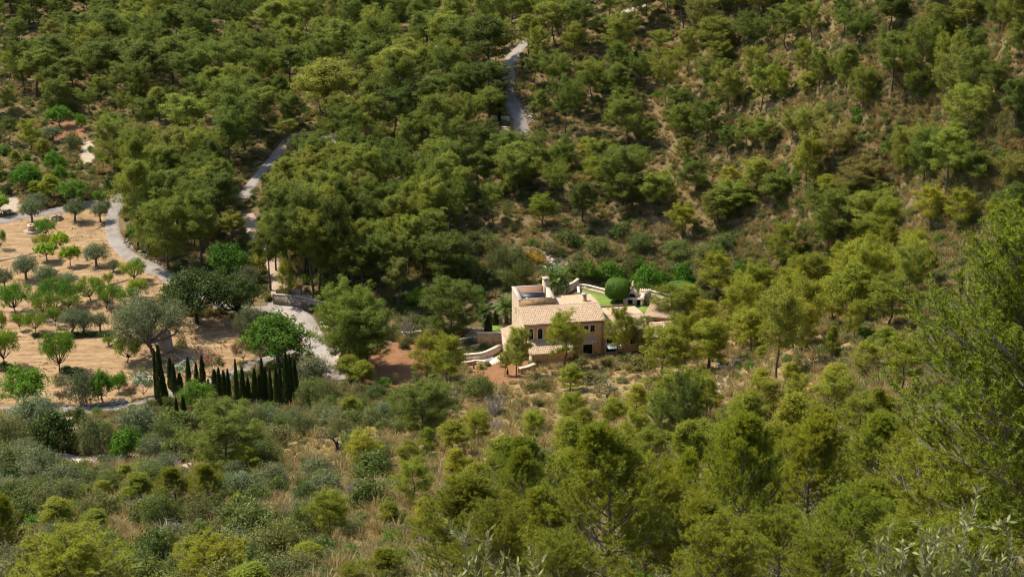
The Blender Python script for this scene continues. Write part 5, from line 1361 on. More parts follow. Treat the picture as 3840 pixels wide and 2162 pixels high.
put(11, 1810, 900, 700, 180, 'young', "small bright pine in the right-hand clearing"); put(11, 1460, 720, 570, 150, 'young', None); put(11, 1620, 680, 580, 110, 'young', None); put(11, 1540, 590, 390, 170, 'young', None); put(11, 1870, 580, 400, 160, 'young', None); put(11, 2090, 680, 560, 160, 'young', None)
put(11, 628, 300, -40, 330, 'thin', None); put(11, 470, 280, 90, 190, 'young', None); put(11, 850, 200, 30, 220, 'thin', None); put(11, 1180, 330, -70, 360, 'thin', None); put(11, 1480, 330, 40, 180, 'young', None); put(11, 1330, 430, 90, 330, 'thin', None); put(11, 1560, 300, 100, 150, 'young', None)
put(11, 60, 520, -60, 320, 'big', None)
PLACED.append(dict(kind='giant', px=3990, py=2600, hpx=1700, wpx=1200, label="huge overhanging pine filling the right edge", tint=(.85, .92, .9, 1), proto=None, lift=0, at=(11.2, 27.5, 8.5, 6.6)))
put(11, 1700, 1780, 1000, 760, 'near', None, proto=1); put(11, 2200, 1800, 1020, 760, 'near', None, proto=1); put(11, 1050, 1800, 1080, 620, 'near', None, proto=1); put(11, 300, 1800, 1000, 700, 'near', None, proto=1); put(10, 1800, 1820, 1100, 620, 'near', None, proto=1)
# --- pines around and in front of the house
put(2, 470, 1450, 785, 360, 'thin', "tall thin pine in front of the gable", proto=0); put(2, 318, 1425, 1090, 190, 'thin', "small pine beside the tall thin one"); put(2, 1085, 1375, 575, 510, 'thin', "slender pine before the middle of the facade", proto=1)
put(2, 1785, 1215, 505, 350, 'thin', "narrow pine before the house right end", proto=2); put(2, 2028, 1145, 615, 460, 'pine', "spreading pine before the low wing", proto=4)
put(1, 360, 1140, 680, 260, 'thin', None); put(1, 195, 1050, 695, 250, 'thin', None); put(1, 1262, 1115, 925, 185, 'young', "bushy young pine in dry grass under the facade"); put(1, 2280, 990, 575, 290, 'thin', None); put(1, 1950, 1040, 640, 330, 'thin', None)
put(1, 2040, 660, 330, 310, 'thin', "pine beside the clipped ball hedge", tint=(.8, .85, .9, 1)); put(1, 190, 1420, 1030, 400, 'big', None); put(1, 2080, 1420, 965, 440, 'thin', "large airy pine on the grass right of the dead tree", proto=2)
put(1, 990, 1420, 1255, 140, 'young', None); put(1, 560, 1450, 1255, 190, 'thin', None); put(1, 1270, 1360, 1120, 190, 'thin', None); put(1, 2040, 900, 540, 220, 'thin', None); put(1, 2250, 720, 430, 190, 'thin', None)
put(12, 980, 1090, 375, 570, 'big', "back one of the twin broad pines by the forecourt", tint=(0.7, 0.88, 0.8, 1)); put(12, 1120, 1120, 540, 520, 'big', "front one of the twin broad pines by the forecourt", tint=(0.68, 0.88, 0.8, 1)); put(12, 1850, 870, 340, 500, 'big', "broad pine left of the palm beside the house", tint=(.9, .95, .9, 1))
put(12, 1800, 380, -60, 470, 'big', "bright broad pine standing out against the dark wood"); put(12, 960, 1250, 1010, 240, 'young', None); put(12, 1080, 1290, 1060, 200, 'young', None)
put(12, 1530, 610, 430, 190, 'fig', "vivid green tree beside the dark wood"); put(12, 1480, 840, 620, 230, 'bareshrub', "reddish twiggy tree in the round bed", tint=(1, .8, .7, 1))
put(12, 1250, 1290, 1200, 160, 'bright', None); put(12, 1930, 870, 790, 140, 'olea_pink', "pink flowering shrub beside the patio"); put(12, 1540, 905, 840, 120, 'brown', "rounded lavender mound in the round bed")
put(12, 1440, 940, 890, 90, 'darkshrub', None); put(12, 2140, 990, 900, 110, 'darkshrub', "dark shrub in the terrace bed"); put(12, 2150, 760, 690, 90, 'mgreen', None)
# --- garden
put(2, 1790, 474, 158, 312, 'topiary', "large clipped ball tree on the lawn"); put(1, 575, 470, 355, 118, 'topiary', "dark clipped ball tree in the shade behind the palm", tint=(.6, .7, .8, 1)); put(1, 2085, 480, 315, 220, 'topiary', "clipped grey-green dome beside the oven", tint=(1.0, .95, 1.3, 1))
for x, b, t, w, k in [(1400, 300, 150, 160, 'bright'), (1560, 290, 150, 200, 'bright'), (1300, 300, 150, 190, 'mgreen'), (1830, 350, 180, 220, 'bright'), (1930, 360, 230, 190, 'bright'), (2110, 330, 160, 180, 'bright'), (1700, 260, 90, 110, 'grey'), (1760, 230, 140, 120, 'bright'), (2250, 350, 210, 170, 'grey'), (1800, 380, 310, 120, 'bright'),
                      (560, 340, 130, 150, 'bigshrub'), (740, 260, 30, 210, 'bigshrub'), (770, 340, 210, 180, 'bigshrub'), (910, 340, 140, 170, 'bigshrub'), (640, 330, 200, 190, 'darkshrub'), (900, 150, 80, 120, 'gorse'), (990, 150, 85, 190, 'gorse'), (1040, 170, 120, 120, 'gorse'), (2530, 290, 170, 150, 'bright'), (1870, 500, 460, 90, 'bright'),
                      (440, 340, 200, 180, 'darkshrub'), (540, 130, 10, 130, 'bigshrub'), (2330, 290, 220, 130, 'mgreen'), (2050, 250, 170, 140, 'mgreen'), (1180, 110, 40, 100, 'mgreen'), (1450, 80, 0, 160, 'mgreen'), (2350, 120, 30, 150, 'bright')]:
    put(1, x, b, t, w, k, None)
for x, b, t, w in [(1580, 520, 475, 60), (1630, 505, 465, 50), (1260, 880, 830, 60)]: put(1, x, b, t, w, 'olea_pink', {1580: "first magenta flower bush above the wing roof", 1630: "magenta flower bush on the lawn parapet", 1260: "magenta flower bush by the facade foot"}[x])
put(1, 548, 955, 925, 24, 'cypress', "tiny clipped conifer beside the young palm"); put(1, 798, 1000, 955, 34, 'cypress', "small clipped conifer on the red soil"); put(1, 650, 930, 905, 50, 'darkshrub', None)
put(1, 590, 1190, 980, 260, 'bigshrub', "rounded olive-green shrub below the red soil", proto=1); put(1, 700, 1300, 1080, 220, 'bareshrub', None); put(1, 690, 1420, 1280, 180, 'bareshrub', None)
for x, b, t, w in [(1060, 1110, 1040, 170), (980, 1120, 1060, 120), (1400, 1060, 970, 170), (1800, 960, 860, 260), (1690, 930, 850, 170), (1880, 1090, 1010, 220), (2050, 930, 850, 200), (1540, 960, 880, 140)]: put(1, x, b, t, w, 'mgreen', None, tint=(.9, .75, .7, 1))
# --- chosen pines of the far wood and hillside
for a in [(6, 1240, 765, 465, 400, 'big', "broad pine leaning over the hill road"), (6, 1308, 465, 130, 220, 'pine', "dark straight pine beside the upper hill road"), (6, 1820, 1015, 560, 260, 'pine', "tall two-stemmed pine on the open hillside"), (6, 2568, 815, 370, 260, 'pine', None),
          (6, 1548, 405, 125, 180, 'pine', None), (6, 1885, 475, 185, 170, 'pine', None), (6, 2230, 470, 105, 270, 'pine', None), (6, 1810, 580, 440, 200, 'pine', "small rounded pine on the brown hillside"), (6, 1470, 1430, 1075, 350, 'pine', None), (6, 2240, 1520, 1090, 440, 'big', "vivid broad pine on the hillside"),
          (6, 915, 1350, 1035, 330, 'pine', None), (6, 1190, 1240, 890, 300, 'pine', None), (6, 1690, 1280, 1100, 190, 'thin', None), (6, 1800, 1240, 1050, 130, 'thin', None), (6, 2000, 1190, 1020, 160, 'thin', None), (6, 1990, 180, 60, 220, 'pine', None), (6, 2110, 330, 120, 240, 'pine', None), (6, 1260, 900, 660, 260, 'pine', None),
          (6, 150, 1070, 710, 240, 'pine', "pine with straight stem at the end of the upper track"), (6, 990, 590, 290, 220, 'pine', None), (6, 770, 640, 370, 190, 'pine', None), (6, 250, 760, 530, 250, 'pine', None),
          (7, 80, 580, 215, 180, 'pine', None), (7, 370, 850, 500, 260, 'pine', None), (7, 615, 840, 490, 200, 'pine', None), (7, 760, 810, 500, 150, 'thin', None), (7, 1055, 680, 380, 170, 'pine', None), (7, 1168, 690, 385, 140, 'pine', None), (7, 1250, 720, 355, 160, 'pine', None), (7, 1310, 400, 75, 280, 'pine', None), (7, 300, 420, 140, 320, 'pine', None), (7, 310, 520, 310, 200, 'pine', None),
          (7, 1590, 740, 265, 290, 'tall', "tallest dark pine in the hillside clump"), (7, 1800, 760, 190, 320, 'big', None), (7, 2000, 780, 250, 260, 'big', None), (7, 1950, 360, 40, 320, 'big', None), (7, 1560, 300, -40, 280, 'tall', None), (7, 2150, 330, -60, 260, 'tall', None), (7, 2190, 500, 200, 180, 'pine', None), (7, 2140, 1080, 640, 360, 'big', None), (7, 2500, 1010, 600, 220, 'tall', None), (7, 2340, 760, 450, 240, 'pine', None), (7, 2540, 480, 190, 170, 'pine', None),
          (7, 1160, 1260, 895, 320, 'pine', None), (7, 590, 1450, 1165, 290, 'pine', None), (7, 965, 1450, 1000, 260, 'thin', None), (7, 1380, 1480, 1185, 380, 'big', None), (7, 1110, 1480, 1300, 230, 'young', "vivid low pine on the hillside"), (7, 1990, 1460, 975, 280, 'tall', None), (7, 660, 1140, 885, 230, 'pine', None), (7, 2200, 1400, 1100, 260, 'pine', None), (7, 2440, 1450, 1120, 240, 'pine', None), (7, 390, 1440, 1240, 180, 'thin', None), (7, 50, 1250, 1030, 150, 'pine', None), (7, 930, 600, 300, 140, 'thin', None), (7, 950, 720, 540, 180, 'thin', None),
          (8, 1180, 440, -20, 480, 'big', "huge dark pine above the shaded gully"), (8, 1450, 430, 20, 420, 'big', "second huge pine of the shaded gully", ), (8, 420, 220, -40, 330, 'pine', None), (8, 1880, 300, 0, 240, 'thin', None), (8, 2100, 330, 20, 240, 'thin', None), (8, 2380, 420, 100, 260, 'thin', None), (8, 2480, 300, -20, 240, 'pine', None),
          (8, 590, 900, 555, 290, 'thin', None), (8, 735, 1420, 735, 380, 'pine', "large airy pine on the near slope"), (8, 878, 870, 505, 240, 'thin', None), (8, 1030, 760, 485, 240, 'thin', None), (8, 1130, 1030, 665, 310, 'thin', None), (8, 1560, 1080, 655, 390, 'thin', "wide airy pine with pale stem on the near slope"), (8, 1728, 900, 435, 230, 'pine', "dark-stemmed pine beside the huge overhanging pine"),
          (8, 1300, 1165, 835, 150, 'thin', None), (8, 1142, 1285, 1030, 115, 'young', "spindly bare-stemmed pine sapling on the near slope"), (8, 215, 1390, 965, 270, 'thin', None), (8, 1290, 760, 500, 180, 'thin', None), (8, 1300, 560, 320, 160, 'young', None), (8, 1565, 520, 270, 120, 'young', "pointed young pine on the near ridge"), (8, 1440, 600, 360, 200, 'young', None), (8, 1750, 620, 320, 130, 'young', None), (8, 430, 1180, 690, 260, 'thin', None), (8, 480, 830, 640, 200, 'thin', None), (8, 1400, 720, 540, 180, 'thin', None), (8, 1850, 640, 470, 170, 'young', None),
          (8, 620, 1480, 1350, 150, 'young', None), (8, 830, 1490, 1300, 140, 'young', None), (8, 1160, 1560, 1310, 280, 'young', None), (8, 60, 1010, 725, 190, 'thin', None), (8, 45, 1400, 930, 200, 'thin', None), (8, 1560, 1200, 1040, 220, 'young', None), (8, 230, 1010, 840, 140, 'thin', None), (8, 920, 980, 780, 170, 'thin', None), (8, 620, 1280, 1180, 180, 'young', None), (8, 1390, 1420, 1140, 220, 'thin', None),
          (3, 1250, 705, 185, 420, 'big', "big dark pine beside the orchard lane bend"), (3, 1020, 560, -80, 300, 'tall', None), (3, 1490, 690, 150, 270, 'tall', None), (3, 1740, 560, 290, 190, 'tall', None), (3, 1110, 620, 200, 200, 'tall', None), (3, 1330, 420, -20, 300, 'tall', None), (3, 1620, 470, 10, 330, 'tall', None), (3, 1560, 640, 300, 200, 'tall', None),
          (5, 2320, 1385, 1040, 280, 'pine', "flat-crowned pine with bare stem below the upper track"), (5, 1370, 1035, 790, 200, 'pine', None), (5, 1080, 1230, 960, 260, 'pine', None), (5, 850, 1270, 870, 310, 'big', None), (5, 80, 1080, 880, 160, 'pine', None), (5, 235, 1130, 890, 180, 'thin', None), (5, 330, 1180, 1040, 110, 'young', None),
          (5, 450, 945, 790, 200, 'green', "leafy tree with bare stem in the small clearing"), (5, 610, 975, 850, 90, 'green', "small round tree in the small clearing"), (5, 395, 1055, 945, 130, 'olive', "olive tree in the small clearing"), (5, 545, 1120, 970, 140, 'grey', "grey bush beside the pale gravel patch"), (5, 230, 1400, 1220, 200, 'green', "leafy green tree on the brown bank"), (5, 2400, 1110, 880, 190, 'pine', None), (5, 2130, 1080, 890, 200, 'pine', None), (5, 2515, 1080, 790, 190, 'pine', None)]:
    put(*a[:6], a[6])
# --- pines and bushes on the slope straight behind the garden
for x, b, h, w, k in [(1945, 760, 190, 130, 'pine'), (2090, 770, 160, 120, 'pine'), (2185, 835, 160, 130, 'pine'), (1850, 840, 150, 110, 'pine'), (2450, 810, 170, 140, 'pine'), (2560, 890, 130, 110, 'thin'), (2690, 860, 150, 120, 'pine'), (2030, 850, 120, 110, 'thin'), (2380, 700, 150, 130, 'pine'), (2600, 740, 150, 130, 'pine'), (2250, 720, 130, 110, 'thin'),
                      (1830, 950, 75, 120, 'bigshrub'), (1925, 985, 70, 120, 'bigshrub'), (2240, 950, 60, 110, 'bigshrub'), (2400, 940, 70, 120, 'bigshrub'), (2540, 960, 65, 110, 'bigshrub'), (2650, 985, 75, 130, 'bigshrub'), (2130, 920, 60, 100, 'mgreen'), (2320, 890, 55, 90, 'mgreen'), (2480, 890, 50, 90, 'brown'), (2060, 945, 50, 90, 'grey'), (2730, 930, 60, 100, 'mgreen')]:
    put(0, x, b, b - h, w, k, None)
# --- pines of the central dark wood
for x, b, t, w in [(2010, 860, 400, 240), (2150, 900, 260, 300), (2330, 930, 280, 280), (2480, 900, 180, 260), (2250, 760, 130, 260), (2400, 700, 90, 280), (2050, 720, 300, 220), (2100, 620, 120, 260), (2540, 680, 60, 240)]: put(3, x, b, t, w, 'tall', None)
for x, b, t, w in [(900, 520, 0, 260), (1080, 560, 20, 280), (1250, 540, -40, 270), (1420, 470, -60, 280), (1380, 600, 160, 220), (1600, 330, -60, 260), (1000, 400, -160, 260), (1200, 360, -180, 300), (860, 330, -170, 260), (1480, 310, -200, 260), (700, 480, 20, 260), (660, 300, -160, 240)]: put(12, x, b, t, w, 'tall', None)

# ------------------------------------------------------------------ areas filled by chance, kept clear of what must stay visible
KEEP = []
for px in [r[3] for r in ROADS]:
    if px[0] == (930, 800) or px[0][0] in (1735, 2330): continue
    if px[0][0] == 905: px = px[:5]
    if px[0][0] == 1960: px = px[:5]
    L = catmull(np.array(px, float), 6); KEEP += [tuple(p) for p in L]
KEEP += [(x, y) for x in range(1905, 2460, 22) for y in range(1075, 1330, 20)] + [(x, y) for x in range(2170, 2470, 20) for y in range(1050, 1160, 20)] + [(310, 560), (335, 590), (1925, 490), (1905, 470), (200, 470), (280, 470)]
KEEP = np.array([k for k in KEEP if not (640 < k[0] < 840 and 1040 < k[1] < 1150)])
TAKEN = [(p['px'], p['py']) for p in PLACED]
_tk = unproject([p[0] for p in TAKEN], [p[1] for p in TAKEN])[:, :2].tolist()
_tr = [p['wpx'] for p in PLACED]

def scatter_zone(poly, spacing, kinds, hr, n_try, seed, keep=True, wr=.62, cap=10 ** 6, dens=None, tint=None):
    rng = np.random.RandomState(seed)
    x0, y0 = np.min(poly, 0); x1, y1 = np.max(poly, 0)
    px = x0 + rng.rand(n_try) * (x1 - x0); py = y0 + rng.rand(n_try) * (y1 - y0)
    ok = in_poly(px, py, poly); px, py = px[ok], py[ok]
    G = unproject(px, py); rdv = road_dist(G[:, 0], G[:, 1]); u, v = house_uv(G[:, 0], G[:, 1]); hd = rect_d(u, v, -6, 25, -3, 21)
    _, _, dep = project(G); got = 0
    A = np.array(_tk)
    for i in range(len(px)):
        if rdv[i] < 1.2 or hd[i] < 2: continue
        if dens is not None and rng.rand() > dens(px[i], py[i]): continue
        sp = spacing * (.75 + .5 * rng.rand())
        if len(_tk) and (np.hypot(A[:, 0] - G[i, 0], A[:, 1] - G[i, 1]) < sp).any(): continue
        h = hr[0] + (hr[1] - hr[0]) * rng.rand(); s = FPX / dep[i]; hp = h * s * .94; wp = hp * wr * (.8 + .45 * rng.rand())
        if keep and (((np.abs(KEEP[:, 0] - px[i]) < wp * .5) & (KEEP[:, 1] < py[i] - .0 * hp) & (KEEP[:, 1] > py[i] - hp * 1.02))).any(): continue
        k = kinds[rng.randint(len(kinds))]
        _tk.append([G[i, 0], G[i, 1]]); A = np.vstack([A, [[G[i, 0], G[i, 1]]]])
        PLACED.append(dict(kind=k, px=px[i], py=py[i], hpx=hp, wpx=wp, label=None, tint=tint, proto=None, lift=0, auto=True)); got += 1
        if got >= cap: break
    return got

ingrass = lambda x, y: .10 if any(bool(in_poly(np.array([x]), np.array([y]), q)[0]) for q in GRASS[:4]) else 1.0
clearing = lambda x, y: .15 if (100 < x < 320 and 70 < y < 240) else 1.0
nz = [scatter_zone([(-60, -20), (1500, -40), (1700, 40), (1880, 180), (1850, 330), (1560, 440), (1280, 480), (1040, 520), (900, 620), (780, 660), (620, 690), (430, 640), (360, 440), (120, 440), (-60, 460)], 7.3, ['pine', 'pine', 'pine', 'tall', 'big'], (5.5, 13), 7000, 1, dens=clearing, wr=.74),
      scatter_zone([(1500, -40), (2500, -40), (2600, 120), (2200, 160), (1990, 200), (1880, 180)], 6.6, ['pine', 'pine', 'tall'], (6.5, 11), 2500, 2, wr=.7),
      scatter_zone([(1290, 520), (1560, 450), (1880, 340), (1890, 520), (1850, 620), (1930, 700), (1700, 760), (1400, 760), (1290, 640)], 6.2, ['pine', 'pine', 'tall'], (7, 11), 2500, 3, wr=.7),
      scatter_zone([(1990, 200), (2500, 130), (2700, 0), (3900, -20), (3900, 420), (3500, 500), (2700, 620), (2300, 640), (2040, 560)], 5.6, ['pine', 'pine', 'pine', 'big'], (5.5, 10), 2000, 4, wr=.72),
      scatter_zone([(1950, 620), (2700, 640), (3300, 560), (3840, 560), (3840, 800), (3000, 850), (2500, 830), (2050, 830)], 6.0, ['pine', 'pine', 'big'], (5.5, 9.5), 1100, 5, wr=.72),
      scatter_zone([(450, 640), (780, 690), (900, 760), (930, 900), (860, 990), (640, 1000), (540, 940), (450, 860)], 4.8, ['tall', 'tall', 'pine'], (9, 12.5), 1500, 6, wr=.5),
      scatter_zone([(960, 780), (1300, 660), (1700, 760), (1760, 960), (1700, 1040), (1300, 1080), (1100, 1060), (1040, 950)], 4.6, ['tall', 'tall', 'pine'], (9, 12.5), 1800, 7, wr=.5),
      scatter_zone([(-40, 620), (300, 620), (420, 660), (400, 720), (200, 740), (-40, 720)], 6.5, ['thin', 'young', 'green'], (3, 5), 300, 8, wr=.7),
      scatter_zone([(2600, 1000), (3450, 880), (3450, 1200), (3100, 1380), (2750, 1330), (2560, 1180)], 5.2, ['thin', 'thin', 'young'], (5.5, 9), 1200, 9, wr=.64, dens=ingrass),
      scatter_zone([(1700, 1650), (2600, 1500), (3400, 1450), (3300, 1750), (2300, 1900), (1800, 1900)], 7.0, ['young', 'thin', 'young'], (3.5, 6.5), 1000, 10, wr=.66, dens=ingrass),
      scatter_zone([(1760, 2060), (1950, 1930), (2300, 1760), (3000, 1640), (3250, 1700), (3300, 1880), (3840, 1930), (3840, 2330), (1720, 2330)], 3.3, ['near'], (4, 7), 1500, 11, keep=False, wr=.85, cap=16, dens=ingrass)]
print("forest fill", nz)

# shrubs by chance
sh = [scatter_zone([(-60, 1560), (500, 1640), (1300, 1540), (1500, 1700), (1350, 2000), (1000, 2300), (-60, 2300)], 3.6, ['bigshrub', 'mgreen', 'bigshrub', 'grey', 'bigshrub', 'bareshrub', 'mgreen', 'mgreen', 'young'], (1.6, 3.6), 3200, 21, wr=1.25, dens=ingrass),
      scatter_zone([(1100, 1460), (1500, 1430), (1720, 1480), (1700, 1620), (1350, 1640), (1150, 1560)], 3.0, ['grey', 'bigshrub', 'mgreen'], (1.4, 2.6), 500, 22, wr=1.3, dens=ingrass),
      scatter_zone([(1900, 250), (2500, 200), (3840, 100), (3840, 820), (3300, 900), (2700, 980), (2100, 960), (1800, 1000), (1760, 900), (2000, 640)], 4.6, ['mgreen', 'brown', 'grey', 'bright', 'brown', 'darkshrub', 'mgreen'], (.9, 1.9), 1700, 23, wr=1.3),
      scatter_zone([(1300, 1700), (2600, 1450), (3500, 1300), (3840, 1600), (3600, 2162), (1300, 2162)], 3.4, ['grey', 'mgreen', 'brown', 'grey', 'bareshrub'], (.7, 1.6), 900, 24, wr=1.3, dens=ingrass),
      scatter_zone([(-40, 480), (420, 560), (420, 720), (-40, 730)], 3.6, ['mgreen', 'grey', 'brown', 'bright'], (1, 2), 400, 25, wr=1.3),
      scatter_zone([(900, 560), (1280, 560), (1900, 640), (1900, 900), (1760, 1050), (1040, 1080), (960, 700)], 4.0, ['darkshrub', 'mgreen', 'darkshrub', 'grey'], (1.0, 2.2), 600, 26, wr=1.2)]
print("shrub fill", sh)

# ------------------------------------------------------------------ labels for the plants that have none of their own
ORD = "first second third fourth fifth sixth seventh eighth ninth tenth eleventh twelfth thirteenth fourteenth fifteenth sixteenth seventeenth eighteenth nineteenth twentieth".split()
ZONES = [("in the dark wood above the forecourt", 940, 640, 1760, 1090), ("in the wood beside the orchard lane", 430, 620, 960, 1080), ("on the bank across the lane from the orchard", -100, 560, 450, 800), ("in the orchard", -100, 780, 930, 1290),
         ("on the lower orchard terrace", -100, 1290, 560, 1530), ("around the cypress row", 560, 1290, 1330, 1580), ("around the forecourt and terrace beds", 930, 1080, 1760, 1480),
         ("behind the house garden", 1700, 880, 2640, 1160), ("around the stone house", 1640, 1160, 2560, 1400), ("on the grass below the house", 1480, 1400, 2560, 1560),
         ("in the far wood at the top left", -100, -100, 700, 330), ("in the far wood at the top middle", 700, -100, 1300, 330), ("in the far wood left of the hill road", 1300, -100, 1890, 560), ("in the far wood above the orchard", -100, 330, 760, 640), ("around the upper track", 760, 330, 1300, 640), ("below the far hill road", 1300, 560, 1960, 700),
         ("on the hillside right of the hill road", 1890, -100, 2600, 480), ("on the top right hillside", 2600, -100, 3260, 440), ("in the top right corner", 3260, -100, 4100, 440), ("on the hillside above the lawn", 1890, 480, 2600, 900), ("on the middle of the right hillside", 2600, 440, 3260, 960), ("on the far right hillside", 3260, 440, 4100, 960),
         ("on the near ridge right of the house", 2560, 880, 3500, 1240), ("beside the grey scree", 2500, 1240, 3000, 1560), ("on the near slope under the ridge", 3000, 1180, 4100, 1560),
         ("in the grey scrub at lower left", -100, 1500, 640, 1830), ("in the scrub around the large lone pine", 560, 1500, 1240, 1830), ("on the grass below the rough steps", 1200, 1480, 1760, 1830), ("on the slope around the dead tree", 1760, 1480, 2560, 1830), ("in the right-hand clearing", 2560, 1500, 4100, 1830),
         ("at the bottom left corner", -400, 1830, 800, 3000), ("along the bottom left of centre", 800, 1830, 1600, 3000), ("along the bottom centre", 1600, 1830, 2500, 3000), ("at the bottom right", 2500, 1830, 4200, 3000), ("on the open ground", -9999, -9999, 9999, 9999)]
SHRUBS = {'grey', 'mgreen', 'bright', 'brown', 'gorse', 'darkshrub', 'bigshrub', 'bareshrub'}
PINES = {'pine', 'tall', 'big', 'young', 'thin', 'near', 'giant'}

G = unproject([p['px'] for p in PLACED], [p['py'] for p in PLACED]); _, _, DEP = project(G)
for p, g, d in zip(PLACED, G, DEP):
    p['pos'] = g; s = FPX / d; p['h'] = p['hpx'] / s / .94; p['w'] = p['wpx'] / s
    if p['kind'] == 'cypress' and p['label'] is None: p['h'] *= 1.12; p['w'] *= 1.05
    if p['kind'] in ('olive', 'almond', 'fig') and p['px'] < 960: p['h'] *= 1.10; p['w'] *= 1.2
    if 'at' in p: x, y, p['h'], p['w'] = p['at']; p['pos'] = np.array([x, y, float(height(x, y))])
# the pines and shrubs that show largest stay individuals, the rest of a kind become one mass each
def split_mass(members, limit):
    vis = [p for p in members if p['px'] + p['wpx'] / 2 > -20 and p['px'] - p['wpx'] / 2 < 3860 and p['py'] - p['hpx'] < 2170 and p['py'] > -10]
    vis.sort(key=lambda p: (p.get('auto', False), -p['hpx'] * p['wpx']) if p.get('auto') else (False, -1e9))
    keep = vis[:limit]; ids = {id(p) for p in keep}
    return keep, [p for p in members if id(p) not in ids]
pines, far_pines = split_mass([p for p in PLACED if p['kind'] in PINES], 298)
shrubs, far_shrubs = split_mass([p for p in PLACED if p['kind'] in SHRUBS], 296)
others = [p for p in PLACED if p['kind'] not in PINES and p['kind'] not in SHRUBS]
print("pines", len(pines), len(far_pines), "shrubs", len(shrubs), len(far_shrubs), "others", len(others))
indiv = pines + shrubs + others
groups = {}
for p in indiv:
    p['group'] = KIND[p['kind']][3]
    if p['label'] is None:
        if p['kind'] == 'cypress': key = ('cypress', 'cy')
        else:
            z = next(i for i, z in enumerate(ZONES) if z[1] <= p['px'] < z[3] and z[2] <= p['py'] < z[4]); key = (KIND[p['kind']][1] if p['kind'] in PINES else KIND[p['kind']][2], z)
        groups.setdefault(key, []).append(p)
for (noun, z), L in groups.items():
    if z == 'cy':
        L.sort(key=lambda p: p['px'])
        for i, p in enumerate(L):
            p['label'] = f"dark narrow cypress, {ORD[i] if i < 20 else 'number %d' % (i + 1)} from the left in the cypress row"
            if i >= len(L) // 2: p['label'] = f"dark narrow cypress, {ORD[len(L) - 1 - i]} from the right in the cypress row"
        continue
    zone = ZONES[z][0]; L.sort(key=lambda p: -p['py'])
    nrow = max(1, math.ceil(len(L) / 8)); per = math.ceil(len(L) / nrow)
    rows = [L[i * per:(i + 1) * per] for i in range(nrow)]; rows = [r for r in rows if r]
    for ri, row in enumerate(rows):
        row.sort(key=lambda p: p['px'])
        if len(rows) == 1: rt = ""
        elif ri == 0: rt = ", front row"
        elif ri == len(rows) - 1: rt = ", back row"
        else: rt = f", {ORD[ri]} row"
        for ci, p in enumerate(row):
            if len(row) == 1 and not rt: p['label'] = f"{noun} standing alone of its kind {zone}"
            else: p['label'] = f"{noun}, {ORD[ci]} from left{rt}, {zone}"

# ------------------------------------------------------------------ build the individual plants
ri = random.Random(77)
def plant(p):
    pr_list = PR[p['kind']]; pr = pr_list[p['proto'] % len(pr_list)] if p['proto'] is not None else ri.choice(pr_list)
    nm, cat, _, _ = KIND[p['kind']]; x, y, z = p['pos']; sz = p['h'] / pr['H']; sx = max(.35, p['w'] / pr['W']); sx = min(max(sx, sz * .45), sz * 2.2)
    z = z + p['lift']
    if len(pr['parts']) == 1:
        o = link(nm, pr['parts'][0][1]); o.location = (x, y, z - .05); kids = [o]
    else:
        o = thing(nm, None, None, (x, y, z)); kids = [link(n, me, o) for n, me in pr['parts']]
    o.rotation_euler = (0, 0, ri.random() * 6.28); o.scale = (sx, sx, sz)
    tag(o, p['label'], cat, p['group'])
    t = p['tint'] or (1, 1, 1, 1)
    k = 1 + ri.uniform(-.12, .12); hu = ri.uniform(-.08, .10)
    for q in kids:
        if q.name.startswith('pine_cones'): q['kind'] = 'stuff'
    for q in kids: q.color = (t[0] * k * (1 + hu), t[1] * k, t[2] * k, 1)
    return o
for p in indiv: plant(p)

# palms
for lb, px, py, zb, th, s, sd in [("tall palm behind the roof terrace chimney", 2084, 1128, None, 2.4, 1.35, 1), ("palm with thick trunk left of the tower", 1898, 1213, None, 2.0, 1.2, 2), ("palm behind the twin pines at the forecourt wall", 1246, 1128, None, 1.6, 1.15, 3),
                                  ("small palm among the shrubs left of the house palm", 1815, 1195, None, 1.2, .85, 4), ("young palm on the red soil bed", 1804, 1382, None, .45, .42, 5)]:
    g = gp(px, py); place_palm(lb, tuple(g), th, s, sd, 34 if s > .5 else 16)

# dead and bare trees
def bare(label, px, py, hpx, seed, depth, r, mat='bark_pale', lean=(0, 0), leafy=0, wide=1.0):
    pr = make_bare(seed, 4, 4, depth, r, mat, lean, leafy); g = gp(px, py); _, _, d = project(g); h = hpx * d[0] / FPX / .94
    o = link("dead_tree", pr['parts'][0][1]); o.location = g; s = h / pr['H']; o.scale = (s * wide, s * wide, s); tag(o, label, "dead tree", "dead trees")
bare("dead branching tree on the grass below the house", 2270, 1535, 165, 5, 5, .10, 'bark_grey', (.2, 0), 500, 1.3)
bare("fallen bleached tree at the edge of the near grass", 1245, 1705, 115, 9, 4, .12, 'bark_dark', (.3, 0), 0, 1.5)
bare("bare crooked snag beside the grey scree", 2740, 1415, 90, 11, 3, .09, 'bark_grey', (.25, 0))
bare("dead grey twigs sticking out of the near scrub", 555, 2055, 130, 14, 4, .06, 'bark_pale', (.2, 0), 0, 1.4)
bare("bleached twigs on the slope near the bottom middle", 1010, 2090, 90, 15, 4, .06, 'bark_pale')
bare("bare twigs in the right-hand clearing", 3450, 1790, 70, 16, 4, .05, 'bark_grey', (0, 0), 0, 1.8)
bare("small dead snag beside the upright pine", 1645, 1915, 70, 17, 3, .09, 'bark_dark', (.2, 0))
